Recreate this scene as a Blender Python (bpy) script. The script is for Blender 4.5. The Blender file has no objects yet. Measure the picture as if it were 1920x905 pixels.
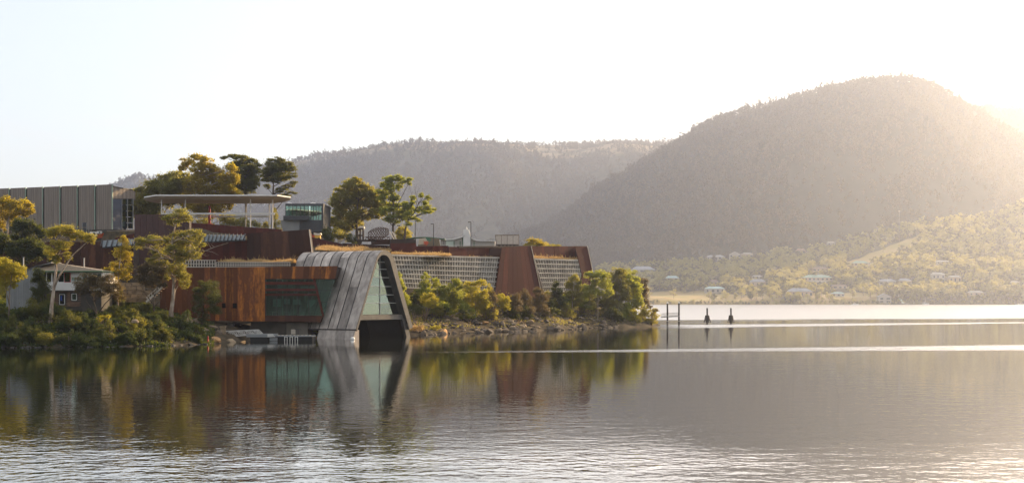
import bpy, math, random
import numpy as np
from mathutils import Vector, noise, Matrix

R = math.radians
rnd = random.Random(11)
rng = np.random.default_rng(11)
sc = bpy.context.scene
COL = sc.collection

# ------------------------------------------------------------------ camera, sky, sun, exposure
CAM_H = 7.3            # eye height over the water, metres
F, HX, HY = 2400.0, 960.0, 562.0   # focal length and horizon in pixels of the photograph (1920 wide)
cam = bpy.data.cameras.new('camera')
cam.sensor_width = 36.0
cam.lens = 36.0 * F / 1920.0
cam.shift_y = (HY - 452.5) / 1920.0
cam.clip_start = 0.5
cam.clip_end = 20000
cam_o = bpy.data.objects.new('camera', cam)
cam_o.location = (0, 0, CAM_H)
cam_o.rotation_euler = (R(90), 0, 0)
COL.objects.link(cam_o)
sc.camera = cam_o

SUN_AZ, SUN_EL = 41.0, 18.0        # clockwise from the view direction, above the horizon
SUN_STRENGTH, SKY_STRENGTH, EXPOSURE = 5.0, 0.14, 0.87
sdir = Vector((math.sin(R(SUN_AZ)) * math.cos(R(SUN_EL)), math.cos(R(SUN_AZ)) * math.cos(R(SUN_EL)), math.sin(R(SUN_EL))))
sun = bpy.data.lights.new('sun', 'SUN')
sun.energy = SUN_STRENGTH
sun.angle = R(0.5)
sun.color = (1.0, 0.70, 0.38)
sun_o = bpy.data.objects.new('sun', sun)
sun_o.rotation_euler = sdir.to_track_quat('Z', 'Y').to_euler()
sun_o.location = (200, 100, 300)
COL.objects.link(sun_o)

world = bpy.data.worlds.new('World')
sc.world = world
world.use_nodes = True
wn, wl = world.node_tree.nodes, world.node_tree.links
wn.clear()
w_out = wn.new('ShaderNodeOutputWorld')
w_bg = wn.new('ShaderNodeBackground')
w_bg.inputs['Strength'].default_value = SKY_STRENGTH
w_sky = wn.new('ShaderNodeTexSky')
w_sky.sky_type = 'NISHITA'
w_sky.sun_disc = False
w_sky.sun_elevation = R(SUN_EL)
w_sky.sun_rotation = R(SUN_AZ)
w_sky.air_density = 1.0
w_sky.dust_density = 1.6
w_sky.ozone_density = 1.0
w_tc = wn.new('ShaderNodeTexCoord')
w_map = wn.new('ShaderNodeMapping')
w_map.inputs['Scale'].default_value = (1.7, 1.7, 11.0)
w_map.inputs['Location'].default_value = (0.35, 0.0, 0.55)
w_noise = wn.new('ShaderNodeTexNoise')
w_noise.inputs['Scale'].default_value = 1.6
w_noise.inputs['Detail'].default_value = 7
w_noise.inputs['Roughness'].default_value = 0.52
w_ramp = wn.new('ShaderNodeMapRange')
w_ramp.inputs['From Min'].default_value = 0.47
w_ramp.inputs['From Max'].default_value = 0.62
w_ramp.inputs['To Min'].default_value = 0.5
w_ramp.inputs['To Max'].default_value = 1.0
w_mix = wn.new('ShaderNodeMix')
w_mix.data_type = 'RGBA'
CLOUD = 4.4
w_mix.inputs['B'].default_value = (CLOUD, CLOUD * 0.965, CLOUD * 0.915, 1)
wl.new(w_tc.outputs['Generated'], w_map.inputs['Vector'])
wl.new(w_map.outputs['Vector'], w_noise.inputs['Vector'])
wl.new(w_noise.outputs['Fac'], w_ramp.inputs['Value'])
wl.new(w_ramp.outputs['Result'], w_mix.inputs['Factor'])
wl.new(w_sky.outputs['Color'], w_mix.inputs['A'])
wl.new(w_mix.outputs['Result'], w_bg.inputs['Color'])
wl.new(w_bg.outputs['Background'], w_out.inputs['Surface'])

sc.view_settings.view_transform = 'Standard'
sc.view_settings.look = 'None'
sc.view_settings.exposure = EXPOSURE
sc.view_settings.gamma = 1.0
cy = sc.cycles
cy.max_bounces = 8
cy.diffuse_bounces = 3
cy.glossy_bounces = 3
cy.transmission_bounces = 4
cy.transparent_max_bounces = 8
cy.volume_bounces = 1
cy.use_denoising = True
cy.caustics_reflective = False
cy.caustics_refractive = False
cy.sample_clamp_indirect = 6.0

# ------------------------------------------------------------------ helpers
def P(px, py, Y):
    """world point at depth Y seen at a pixel of the photograph"""
    return Vector(((px - HX) * Y / F, Y, CAM_H - (py - HY) * Y / F))

def wx(px, Y):
    return (px - HX) * Y / F

def wz(py, Y):
    return CAM_H - (py - HY) * Y / F

def tag(o, label=None, cat=None, group=None, kind=None):
    if label: o['label'] = label
    if cat: o['category'] = cat
    if group: o['group'] = group
    if kind: o['kind'] = kind
    return o

def empty(name, loc, label, cat, group=None):
    o = bpy.data.objects.new(name, None)
    o.empty_display_size = 0.5
    o.location = loc
    COL.objects.link(o)
    return tag(o, label, cat, group)

def link(name, me, parent=None, loc=None):
    o = bpy.data.objects.new(name, me)
    COL.objects.link(o)
    if loc is not None: o.location = loc
    if parent is not None:
        o.parent = parent
        # meshes are written in world space: undo the parents' locations
        p, off = parent, Vector((0, 0, 0))
        while p is not None:
            off += p.location
            p = p.parent
        if loc is None: o.location = -off
    return o

class MB:
    def __init__(s):
        s.v, s.f, s.m = [], [], []
    def add(s, vs, fs, m=0):
        b = len(s.v)
        s.v += [tuple(v) for v in vs]
        s.f += [tuple(i + b for i in f) for f in fs]
        s.m += [m] * len(fs)
    def box(s, x0, x1, y0, y1, z0, z1, m=0):
        s.add([(x0, y0, z0), (x1, y0, z0), (x1, y1, z0), (x0, y1, z0), (x0, y0, z1), (x1, y0, z1), (x1, y1, z1), (x0, y1, z1)],
              [(0, 3, 2, 1), (4, 5, 6, 7), (0, 1, 5, 4), (1, 2, 6, 5), (2, 3, 7, 6), (3, 0, 4, 7)], m)
    def prism(s, pts, vec, m=0):
        """a polygon and its copy moved by vec, joined"""
        n = len(pts)
        vec = Vector(vec)
        vs = [Vector(p) for p in pts] + [Vector(p) + vec for p in pts]
        fs = [tuple(range(n)), tuple(range(2 * n - 1, n - 1, -1))]
        fs += [(i, i + n, (i + 1) % n + n, (i + 1) % n) for i in range(n)]
        s.add(vs, fs, m)
    def bar(s, a, b, w, h=None, m=0):
        """square bar from a to b"""
        a, b = Vector(a), Vector(b)
        h = h or w
        d = (b - a).normalized()
        up = Vector((0, 0, 1)) if abs(d.z) < 0.95 else Vector((0, 1, 0))
        sx = d.cross(up).normalized() * w / 2
        sz = sx.cross(d).normalized() * h / 2
        s.add([a - sx - sz, a + sx - sz, a + sx + sz, a - sx + sz, b - sx - sz, b + sx - sz, b + sx + sz, b - sx + sz],
              [(0, 1, 2, 3), (7, 6, 5, 4), (0, 4, 5, 1), (1, 5, 6, 2), (2, 6, 7, 3), (3, 7, 4, 0)], m)
    def tube(s, pts, rads, n=7, m=0):
        pts = [Vector(p) for p in pts]
        rings = []
        b = len(s.v)
        for i, p in enumerate(pts):
            d = (pts[min(i + 1, len(pts) - 1)] - pts[max(i - 1, 0)]).normalized()
            up = Vector((0, 1, 0)) if abs(d.y) < 0.9 else Vector((1, 0, 0))
            a = d.cross(up).normalized()
            c = d.cross(a).normalized()
            for k in range(n):
                t = 2 * math.pi * k / n
                s.v.append(tuple(p + (a * math.cos(t) + c * math.sin(t)) * rads[i]))
        for i in range(len(pts) - 1):
            for k in range(n):
                s.f.append((b + i * n + k, b + i * n + (k + 1) % n, b + (i + 1) * n + (k + 1) % n, b + (i + 1) * n + k))
                s.m.append(m)
        s.f.append(tuple(b + k for k in range(n))[::-1]); s.m.append(m)
        s.f.append(tuple(b + (len(pts) - 1) * n + k for k in range(n))); s.m.append(m)
    def lathe(s, c, prof, n=12, m=0):
        b = len(s.v)
        for (r, z) in prof:
            for k in range(n):
                t = 2 * math.pi * k / n
                s.v.append((c[0] + r * math.cos(t), c[1] + r * math.sin(t), c[2] + z))
        for i in range(len(prof) - 1):
            for k in range(n):
                s.f.append((b + i * n + k, b + i * n + (k + 1) % n, b + (i + 1) * n + (k + 1) % n, b + (i + 1) * n + k)); s.m.append(m)
        s.f.append(tuple(b + k for k in range(n))[::-1]); s.m.append(m)
        s.f.append(tuple(b + (len(prof) - 1) * n + k for k in range(n))); s.m.append(m)
    def mesh(s, name, mats, smooth=False):
        me = bpy.data.meshes.new(name)
        me.from_pydata(s.v, [], s.f)
        if not isinstance(mats, (list, tuple)): mats = [mats]
        for mt in mats: me.materials.append(mt)
        if any(s.m): me.polygons.foreach_set('material_index', s.m)
        if smooth: me.polygons.foreach_set('use_smooth', [True] * len(s.f))
        me.update()
        return me
    def build(s, name, mats, parent=None, smooth=False, label=None):
        o = link(name, s.mesh(name, mats, smooth), parent)
        if label: o['label'] = label
        return o

def np_mesh(name, V, Fq, mats, midx=None, smooth=False):
    """fast mesh from numpy arrays (faces all of one size)"""
    me = bpy.data.meshes.new(name)
    k = Fq.shape[1]
    me.vertices.add(len(V)); me.vertices.foreach_set('co', np.ascontiguousarray(V, dtype=np.float32).ravel())
    me.loops.add(Fq.size); me.loops.foreach_set('vertex_index', Fq.astype(np.int32).ravel())
    me.polygons.add(len(Fq))
    me.polygons.foreach_set('loop_start', (np.arange(len(Fq)) * k).astype(np.int32))
    if not isinstance(mats, (list, tuple)): mats = [mats]
    for mt in mats: me.materials.append(mt)
    if midx is not None: me.polygons.foreach_set('material_index', midx.astype(np.int32))
    if smooth: me.polygons.foreach_set('use_smooth', np.ones(len(Fq), dtype=bool))
    me.update(calc_edges=True)
    me.validate()
    return me

# ------------------------------------------------------------------ materials
MAT = {}
class NT:
    """small wrapper for writing node trees"""
    def __init__(s, name):
        s.mat = bpy.data.materials.new(name)
        s.mat.use_nodes = True
        s.n, s.l = s.mat.node_tree.nodes, s.mat.node_tree.links
        s.n.clear()
        s.out = s.n.new('ShaderNodeOutputMaterial')
    def node(s, t, **kw):
        nd = s.n.new(t)
        for k, v in kw.items():
            if k in nd.inputs.keys(): 
                if isinstance(v, bpy.types.NodeSocket): s.l.new(v, nd.inputs[k])
                else: nd.inputs[k].default_value = v
            else: setattr(nd, k, v)
        return nd
    def inp(s, nd, key, v):
        if isinstance(v, bpy.types.NodeSocket): s.l.new(v, nd.inputs[key])
        else: nd.inputs[key].default_value = v
    def math(s, op, a, b=0.0, clamp=False):
        nd = s.n.new('ShaderNodeMath'); nd.operation = op; nd.use_clamp = clamp
        s.inp(nd, 0, a); s.inp(nd, 1, b)
        return nd.outputs[0]
    def rng(s, v, a, b, c=0.0, d=1.0, smooth=False):
        nd = s.n.new('ShaderNodeMapRange')
        if smooth: nd.interpolation_type = 'SMOOTHSTEP'
        s.inp(nd, 'Value', v); s.inp(nd, 'From Min', a); s.inp(nd, 'From Max', b); s.inp(nd, 'To Min', c); s.inp(nd, 'To Max', d)
        return nd.outputs[0]
    def mix(s, f, a, b):
        nd = s.n.new('ShaderNodeMix'); nd.data_type = 'RGBA'
        for key, v in (('Factor', f), ('A', a), ('B', b)):
            if isinstance(v, tuple): v = (*v, 1) if len(v) == 3 else v
            s.inp(nd, key, v)
        return nd.outputs['Result']
    def coords(s, kind='Object', scale=(1, 1, 1), loc=(0, 0, 0)):
        if kind == 'Position': src = s.n.new('ShaderNodeNewGeometry').outputs['Position']
        else: src = s.n.new('ShaderNodeTexCoord').outputs[kind]
        mp = s.n.new('ShaderNodeMapping')
        s.l.new(src, mp.inputs['Vector'])
        mp.inputs['Scale'].default_value = scale
        mp.inputs['Location'].default_value = loc
        return mp.outputs[0]
    def noise(s, vec, scale=1.0, detail=4, rough=0.55):
        nd = s.n.new('ShaderNodeTexNoise')
        s.l.new(vec, nd.inputs['Vector'])
        nd.inputs['Scale'].default_value = scale; nd.inputs['Detail'].default_value = detail; nd.inputs['Roughness'].default_value = rough
        return nd.outputs['Fac']
    def bump(s, h, dist=0.02, strength=1.0):
        nd = s.n.new('ShaderNodeBump')
        s.inp(nd, 'Height', h); s.inp(nd, 'Distance', dist); s.inp(nd, 'Strength', strength)
        return nd.outputs[0]
    def principled(s, color, rough=0.7, metallic=0.0, normal=None, ior=1.5, spec=0.5):
        nd = s.n.new('ShaderNodeBsdfPrincipled')
        if isinstance(color, tuple): color = (*color, 1) if len(color) == 3 else color
        s.inp(nd, 'Base Color', color); s.inp(nd, 'Roughness', rough); s.inp(nd, 'Metallic', metallic)
        nd.inputs['IOR'].default_value = ior
        nd.inputs['Specular IOR Level'].default_value = spec
        if normal is not None: s.l.new(normal, nd.inputs['Normal'])
        s.l.new(nd.outputs[0], s.out.inputs['Surface'])
        return nd

def simple(name, c1, c2=None, scale=1.5, rough=0.7, metallic=0.0, bump=0.0, stretch=(1, 1, 1), spec=0.5, lo=0.35, hi=0.65, vary=0.0):
    t = NT(name)
    v = t.coords('Position', stretch)
    n = t.noise(v, scale, 5)
    c2 = c2 or tuple(x * 0.75 for x in c1)
    col = t.mix(t.rng(n, lo, hi), c1, c2)
    if vary:
        oi = t.n.new('ShaderNodeObjectInfo').outputs['Random']
        hs = t.n.new('ShaderNodeHueSaturation')
        t.l.new(col, hs.inputs['Color'])
        t.l.new(t.rng(oi, 0, 1, 1 - vary, 1 + vary), hs.inputs['Value'])
        col = hs.outputs[0]
    nrm = t.bump(t.noise(v, scale * 4, 4), bump) if bump else None
    t.principled(col, rough, metallic, nrm, spec=spec)
    MAT[name] = t.mat
    return t.mat

def rust(name, base, streak, amount, vary=0.35):
    t = NT(name)
    v = t.coords('Position', (1, 1, 0.16))
    big = t.noise(v, 0.55, 5, 0.6)
    fine = t.noise(t.coords('Position', (1, 1, 0.35)), 3.2, 5, 0.65)
    mott = t.noise(t.coords('Position'), 6.0, 4, 0.7)
    oi = t.n.new('ShaderNodeObjectInfo').outputs['Random']
    edge = t.math('ADD', t.math('MULTIPLY', big, 0.7), t.math('MULTIPLY', fine, 0.3))
    edge = t.math('ADD', edge, t.math('MULTIPLY', t.math('SUBTRACT', oi, 0.5), 0.12))
    c = t.mix(t.rng(edge, 0.62 - amount, 0.74 - amount), base, streak)
    c = t.mix(t.rng(mott, 0.3, 0.7, 0.0, 0.55), c, tuple(x * 0.5 for x in base))
    hs = t.n.new('ShaderNodeHueSaturation')
    t.l.new(c, hs.inputs['Color'])
    t.l.new(t.rng(oi, 0, 1, 1 - vary, 1 + vary), hs.inputs['Value'])
    t.principled(hs.outputs[0], 0.8, 0.0, t.bump(fine, 0.02), spec=0.2)
    MAT[name] = t.mat

rust('rust_orange', (0.15, 0.05, 0.018), (0.52, 0.18, 0.028), 0.095)
rust('rust_brown', (0.058, 0.023, 0.014), (0.11, 0.045, 0.022), 0.08)
rust('rust_red', (0.085, 0.017, 0.010), (0.14, 0.032, 0.016), 0.06, 0.2)
simple('rust_dark', (0.022, 0.012, 0.009), (0.035, 0.018, 0.012), 1.0, 0.8)
simple('rust_mauve', (0.075, 0.033, 0.027), (0.05, 0.022, 0.018), 0.5, 0.8, stretch=(1, 1, .3), vary=.12)
simple('zinc', (0.46, 0.41, 0.365), (0.25, 0.215, 0.19), 1.1, 0.6, 0.1, 0.01, (1, 1, 0.35), vary=0.42)
simple('zinc_edge', (0.09, 0.085, 0.08), (0.055, 0.052, 0.05), 1.2, 0.55, 0.3)
simple('seam', (0.025, 0.024, 0.023), None, 1, 0.6, 0.2)
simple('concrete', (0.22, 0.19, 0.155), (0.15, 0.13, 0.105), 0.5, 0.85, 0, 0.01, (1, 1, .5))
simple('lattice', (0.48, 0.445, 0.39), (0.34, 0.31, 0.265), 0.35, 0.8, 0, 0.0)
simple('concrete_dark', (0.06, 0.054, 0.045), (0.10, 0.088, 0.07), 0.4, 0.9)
simple('teal_dark', (0.05, 0.085, 0.08), (0.04, 0.07, 0.065), .4, .7)
simple('void', (0.003, 0.003, 0.003), (0.005, 0.005, 0.005), 1, 1.0, spec=0.0)
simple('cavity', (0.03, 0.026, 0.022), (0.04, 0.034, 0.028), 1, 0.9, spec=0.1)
simple('white_paint', (0.78, 0.77, 0.74), (0.70, 0.68, 0.65), 0.6, 0.5)
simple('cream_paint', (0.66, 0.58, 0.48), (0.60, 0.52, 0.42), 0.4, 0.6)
simple('steel_white', (0.62, 0.60, 0.56), (0.55, 0.53, 0.49), 0.8, 0.5)
simple('charcoal', (0.035, 0.040, 0.048), (0.045, 0.05, 0.058), 0.6, 0.6)
simple('dark_steel', (0.03, 0.03, 0.032), (0.05, 0.045, 0.04), 2, 0.5, 0.3)
simple('grey_sheet', (0.25, 0.26, 0.26), (0.20, 0.21, 0.215), 0.5, 0.55, 0.1, vary=.08)
simple('orange_paint', (0.62, 0.085, 0.02), (0.5, 0.07, 0.02), 0.4, 0.55)
simple('red_paint', (0.5, 0.03, 0.02), None, 0.5, 0.5)
simple('yellow_paint', (0.75, 0.42, 0.03), (0.6, 0.32, 0.03), 1, 0.5)
simple('brick_tan', (0.24, 0.15, 0.095), (0.17, 0.10, 0.065), 1.2, 0.85, vary=.15)
simple('roof_tan', (0.34, 0.27, 0.19), (0.25, 0.195, 0.14), 1.2, 0.8, 0, .01, vary=.1)
simple('timber_door', (0.05, 0.07, 0.12), None, 1, 0.6)
simple('blue_cloth', (0.02, 0.08, 0.42), None, 1, 0.7)
simple('rock_tan', (0.30, 0.225, 0.14), (0.17, 0.125, 0.08), 0.9, 0.9, 0, 0.05, (1, 1, 2.2), vary=.25)
simple('rock_wet', (0.05, 0.043, 0.035), (0.03, 0.027, 0.022), 1.1, 0.7, 0, 0.05)
simple('rock_grey', (0.13, 0.098, 0.070), (0.06, 0.046, 0.034), 1.1, 0.9, 0, 0.05, (1, 1, 2), vary=.4)
simple('rock_orange', (0.42, 0.24, 0.09), (0.25, 0.14, 0.06), 1.1, 0.9, 0, 0.05, vary=.3)
simple('bark_pale', (0.48, 0.40, 0.32), (0.24, 0.17, 0.12), 1.6, 0.85, 0, .01, (1, 1, .5))
simple('bark_dark', (0.10, 0.07, 0.05), (0.06, 0.045, 0.03), 2, 0.9)
simple('bark_grey', (0.26, 0.20, 0.15), (0.16, 0.12, 0.09), 2, 0.9)
simple('teal_roof', (0.38, 0.52, 0.50), (0.33, 0.46, 0.44), .2, 0.5)
simple('green_roof', (0.30, 0.42, 0.33), None, .2, 0.5)
simple('grey_roof', (0.30, 0.31, 0.33), (0.24, 0.25, 0.27), .2, 0.6)
simple('brown_roof', (0.27, 0.18, 0.13), None, .2, 0.7)
simple('wall_white', (0.40, 0.37, 0.33), (0.33, 0.31, 0.28), .1, 0.6)
simple('wall_tan', (0.45, 0.36, 0.27), (0.38, 0.3, 0.22), .1, 0.7)
simple('window_far', (0.05, 0.06, 0.07), None, .1, 0.25)
simple('pile_wood', (0.035, 0.025, 0.02), (0.06, 0.045, 0.035), 3, 0.9, 0, .02, (1, 1, .3))
simple('pile_weed', (0.02, 0.02, 0.012), None, 3, 0.9)
simple('rubber', (0.012, 0.012, 0.013), None, 3, 0.8)
simple('pale_green_wall', (0.60, 0.66, 0.58), (0.52, 0.60, 0.52), .3, .6)
simple('tent_green', (0.03, 0.10, 0.05), (0.06, 0.16, 0.08), .6, .7)

def batten_mat():
    t = NT('timber_battens')
    v = t.coords('Position')
    wv = t.n.new('ShaderNodeTexWave'); wv.wave_type = 'BANDS'; wv.bands_direction = 'X'
    t.l.new(v, wv.inputs['Vector']); wv.inputs['Scale'].default_value = 0.55; wv.inputs['Distortion'].default_value = 0
    n = t.noise(t.coords('Position', (2.5, 2.5, 0.12)), 1.0, 5, .6)
    c = t.mix(t.rng(n, .3, .7), (0.28, 0.235, 0.195), (0.18, 0.15, 0.125))
    c = t.mix(t.rng(wv.outputs['Fac'], 0, .5, .35, 0), c, (0.07, 0.055, 0.045))
    t.principled(c, .85, 0, t.bump(wv.outputs['Fac'], .05), spec=.3)
    MAT['timber_battens'] = t.mat
batten_mat()

def mural_mat():
    t = NT('mural')
    v = t.coords('Object', (1, 1, 1))
    vo = t.n.new('ShaderNodeTexVoronoi'); t.l.new(t.coords('Position', (.5, .5, .8)), vo.inputs['Vector']); vo.inputs['Scale'].default_value = .7
    cr = t.n.new('ShaderNodeValToRGB'); t.l.new(vo.outputs['Color'], cr.inputs[0])
    cr.color_ramp.interpolation = 'CONSTANT'
    e = cr.color_ramp.elements
    e[0].position = 0; e[0].color = (.07, .05, .03, 1); e[1].position = .35; e[1].color = (.5, .42, .3, 1)
    k = e.new(.55); k.color = (.16, .12, .07, 1)
    k = e.new(.75); k.color = (.05, .16, .09, 1)
    t.principled(cr.outputs[0], .7)
    MAT['mural'] = t.mat
mural_mat()

def leaf_mat(name, dark, light, trans, tw=0.5, nscale=.45, ovar=.15):
    """leaves: diffuse front, light shining through, tint varying leaf by leaf and bough by bough"""
    t = NT(name)
    isl = t.n.new('ShaderNodeNewGeometry').outputs['Random Per Island']
    n = t.noise(t.coords('Position'), nscale, 4)
    f = t.math('ADD', t.math('MULTIPLY', isl, 0.45), t.math('MULTIPLY', t.rng(n, .35, .65), 0.55))
    oi = t.n.new('ShaderNodeObjectInfo').outputs['Random']
    f = t.math('ADD', f, t.math('MULTIPLY', t.math('SUBTRACT', oi, .5), ovar), True)
    c = t.mix(f, dark, light)
    ct = t.mix(f, tuple(x * .8 for x in trans), trans)
    d = t.n.new('ShaderNodeBsdfPrincipled'); t.l.new(c, d.inputs['Base Color']); d.inputs['Roughness'].default_value = .55
    d.inputs['Specular IOR Level'].default_value = .3
    tr = t.n.new('ShaderNodeBsdfTranslucent'); t.l.new(ct, tr.inputs['Color'])
    m = t.n.new('ShaderNodeMixShader'); m.inputs[0].default_value = tw
    t.l.new(d.outputs[0], m.inputs[1]); t.l.new(tr.outputs[0], m.inputs[2]); t.l.new(m.outputs[0], t.out.inputs['Surface'])
    MAT[name] = t.mat

leaf_mat('leaf_olive', (0.016, 0.026, 0.008), (0.095, 0.10, 0.026), (0.62, 0.56, 0.09), .5)
leaf_mat('leaf_gold', (0.022, 0.028, 0.006), (0.14, 0.12, 0.018), (0.88, 0.70, 0.06), .52)
leaf_mat('leaf_gold_green', (0.018, 0.028, 0.007), (0.11, 0.112, 0.024), (0.76, 0.66, 0.09), .5)
leaf_mat('leaf_lime', (0.016, 0.034, 0.008), (0.10, 0.125, 0.022), (0.72, 0.74, 0.08), .5)
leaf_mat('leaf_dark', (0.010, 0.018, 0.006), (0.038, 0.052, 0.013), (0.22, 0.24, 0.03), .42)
leaf_mat('leaf_pine', (0.014, 0.026, 0.009), (0.062, 0.075, 0.018), (0.42, 0.40, 0.055), .46)
leaf_mat('leaf_brown', (0.026, 0.023, 0.013), (0.085, 0.07, 0.033), (0.34, 0.25, 0.09), .42)
leaf_mat('leaf_yellow', (0.032, 0.044, 0.008), (0.18, 0.165, 0.02), (0.92, 0.80, 0.07), .5)
leaf_mat('leaf_far', (0.022, 0.03, 0.012), (0.17, 0.165, 0.055), (0.72, 0.64, 0.2), .5, .45, .5)
leaf_mat('leaf_bank_shaded', (0.013, 0.026, 0.007), (0.042, 0.062, 0.014), (0.17, 0.21, 0.03), .42)  # leaf tones darkened to stand for the shade over the bank
leaf_mat('leaf_bank_olive', (0.022, 0.032, 0.009), (0.08, 0.088, 0.02), (0.38, 0.37, 0.05), .45)
leaf_mat('leaf_hill', (0.024, 0.031, 0.019), (0.095, 0.086, 0.048), (0.20, 0.17, 0.075), .4, .007, .25)
leaf_mat('leaf_far_dark', (0.02, 0.028, 0.012), (0.09, 0.095, 0.035), (0.28, 0.26, 0.08), .4)
leaf_mat('dry_grass', (0.26, 0.17, 0.07), (0.56, 0.40, 0.18), (0.72, 0.48, 0.2), .45)

def glass_mat(name, tint, refl=0.35, rough=0.02):
    t = NT(name)
    g = t.n.new('ShaderNodeBsdfGlossy'); g.inputs['Color'].default_value = (*[min(1, x * 1.0 + .2) for x in tint], 1); g.inputs['Roughness'].default_value = rough
    tr = t.n.new('ShaderNodeBsdfTransparent'); tr.inputs['Color'].default_value = (*tint, 1)
    fr = t.n.new('ShaderNodeFresnel'); fr.inputs['IOR'].default_value = 1.5
    m = t.n.new('ShaderNodeMixShader')
    t.l.new(t.rng(fr.outputs[0], 0, 1, refl, 1.0), m.inputs[0])
    t.l.new(tr.outputs[0], m.inputs[1]); t.l.new(g.outputs[0], m.inputs[2]); t.l.new(m.outputs[0], t.out.inputs['Surface'])
    MAT[name] = t.mat
glass_mat('glass_teal', (0.42, 0.62, 0.58), 0.16)
glass_mat('glass_dark', (0.50, 0.68, 0.62), 0.035)
simple('awning_glass', (0.13, 0.165, 0.18), None, 1, .35)
glass_mat('glass_pale', (0.62, 0.80, 0.78), 0.45)

def land_mat(name, cols, scale, dry=None):
    t = NT(name)
    v = t.coords('Position')
    a = t.noise(v, scale, 6, .6)
    b = t.noise(v, scale * 7, 4, .6)
    c = t.mix(t.rng(a, .38, .62), cols[0], cols[1])
    c = t.mix(t.rng(b, .42, .62, 0, .7), c, cols[2])
    t.principled(c, .95, 0, t.bump(b, .15 / max(scale * 10, 1)), spec=.2)
    MAT[name] = t.mat
land_mat('bank_earth', ((0.055, 0.040, 0.024), (0.028, 0.025, 0.014), (0.10, 0.07, 0.038)), .12)
def far_land_mat():
    t = NT('far_land')
    v = t.coords('Position')
    dry = t.mix(t.rng(t.noise(v, .02, 5), .35, .65), (0.42, 0.30, 0.13), (0.30, 0.25, 0.09))
    wood = t.mix(t.rng(t.noise(v, .03, 5), .4, .6), (0.045, 0.042, 0.022), (0.10, 0.09, 0.04))
    at = t.n.new('ShaderNodeAttribute'); at.attribute_name = 'dry'
    t.principled(t.mix(at.outputs['Fac'], wood, dry), .95, spec=.2)
    MAT['far_land'] = t.mat
far_land_mat()
land_mat('hill_land', ((0.038, 0.040, 0.026), (0.032, 0.036, 0.022), (0.052, 0.05, 0.034)), .004)

def plateau_mat():
    t = NT('plateau_land')
    v = t.coords('Position')
    z = t.n.new('ShaderNodeSeparateXYZ'); t.l.new(v, z.inputs[0])
    n = t.noise(v, .008, 5, .6)
    zz = t.math('ADD', z.outputs['Z'], t.rng(n, 0, 1, -25, 25))
    c = t.mix(t.rng(t.noise(v, .03, 4), .4, .6), (0.05, 0.055, 0.032), (0.09, 0.085, 0.05))
    dry = t.mix(t.rng(t.noise(v, .012, 4), .4, .6), (0.34, 0.25, 0.14), (0.12, 0.11, 0.06))
    c = t.mix(t.rng(zz, 515, 545), c, dry)
    t.principled(c, .95, spec=.2)
    MAT['plateau_land'] = t.mat
plateau_mat()

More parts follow.
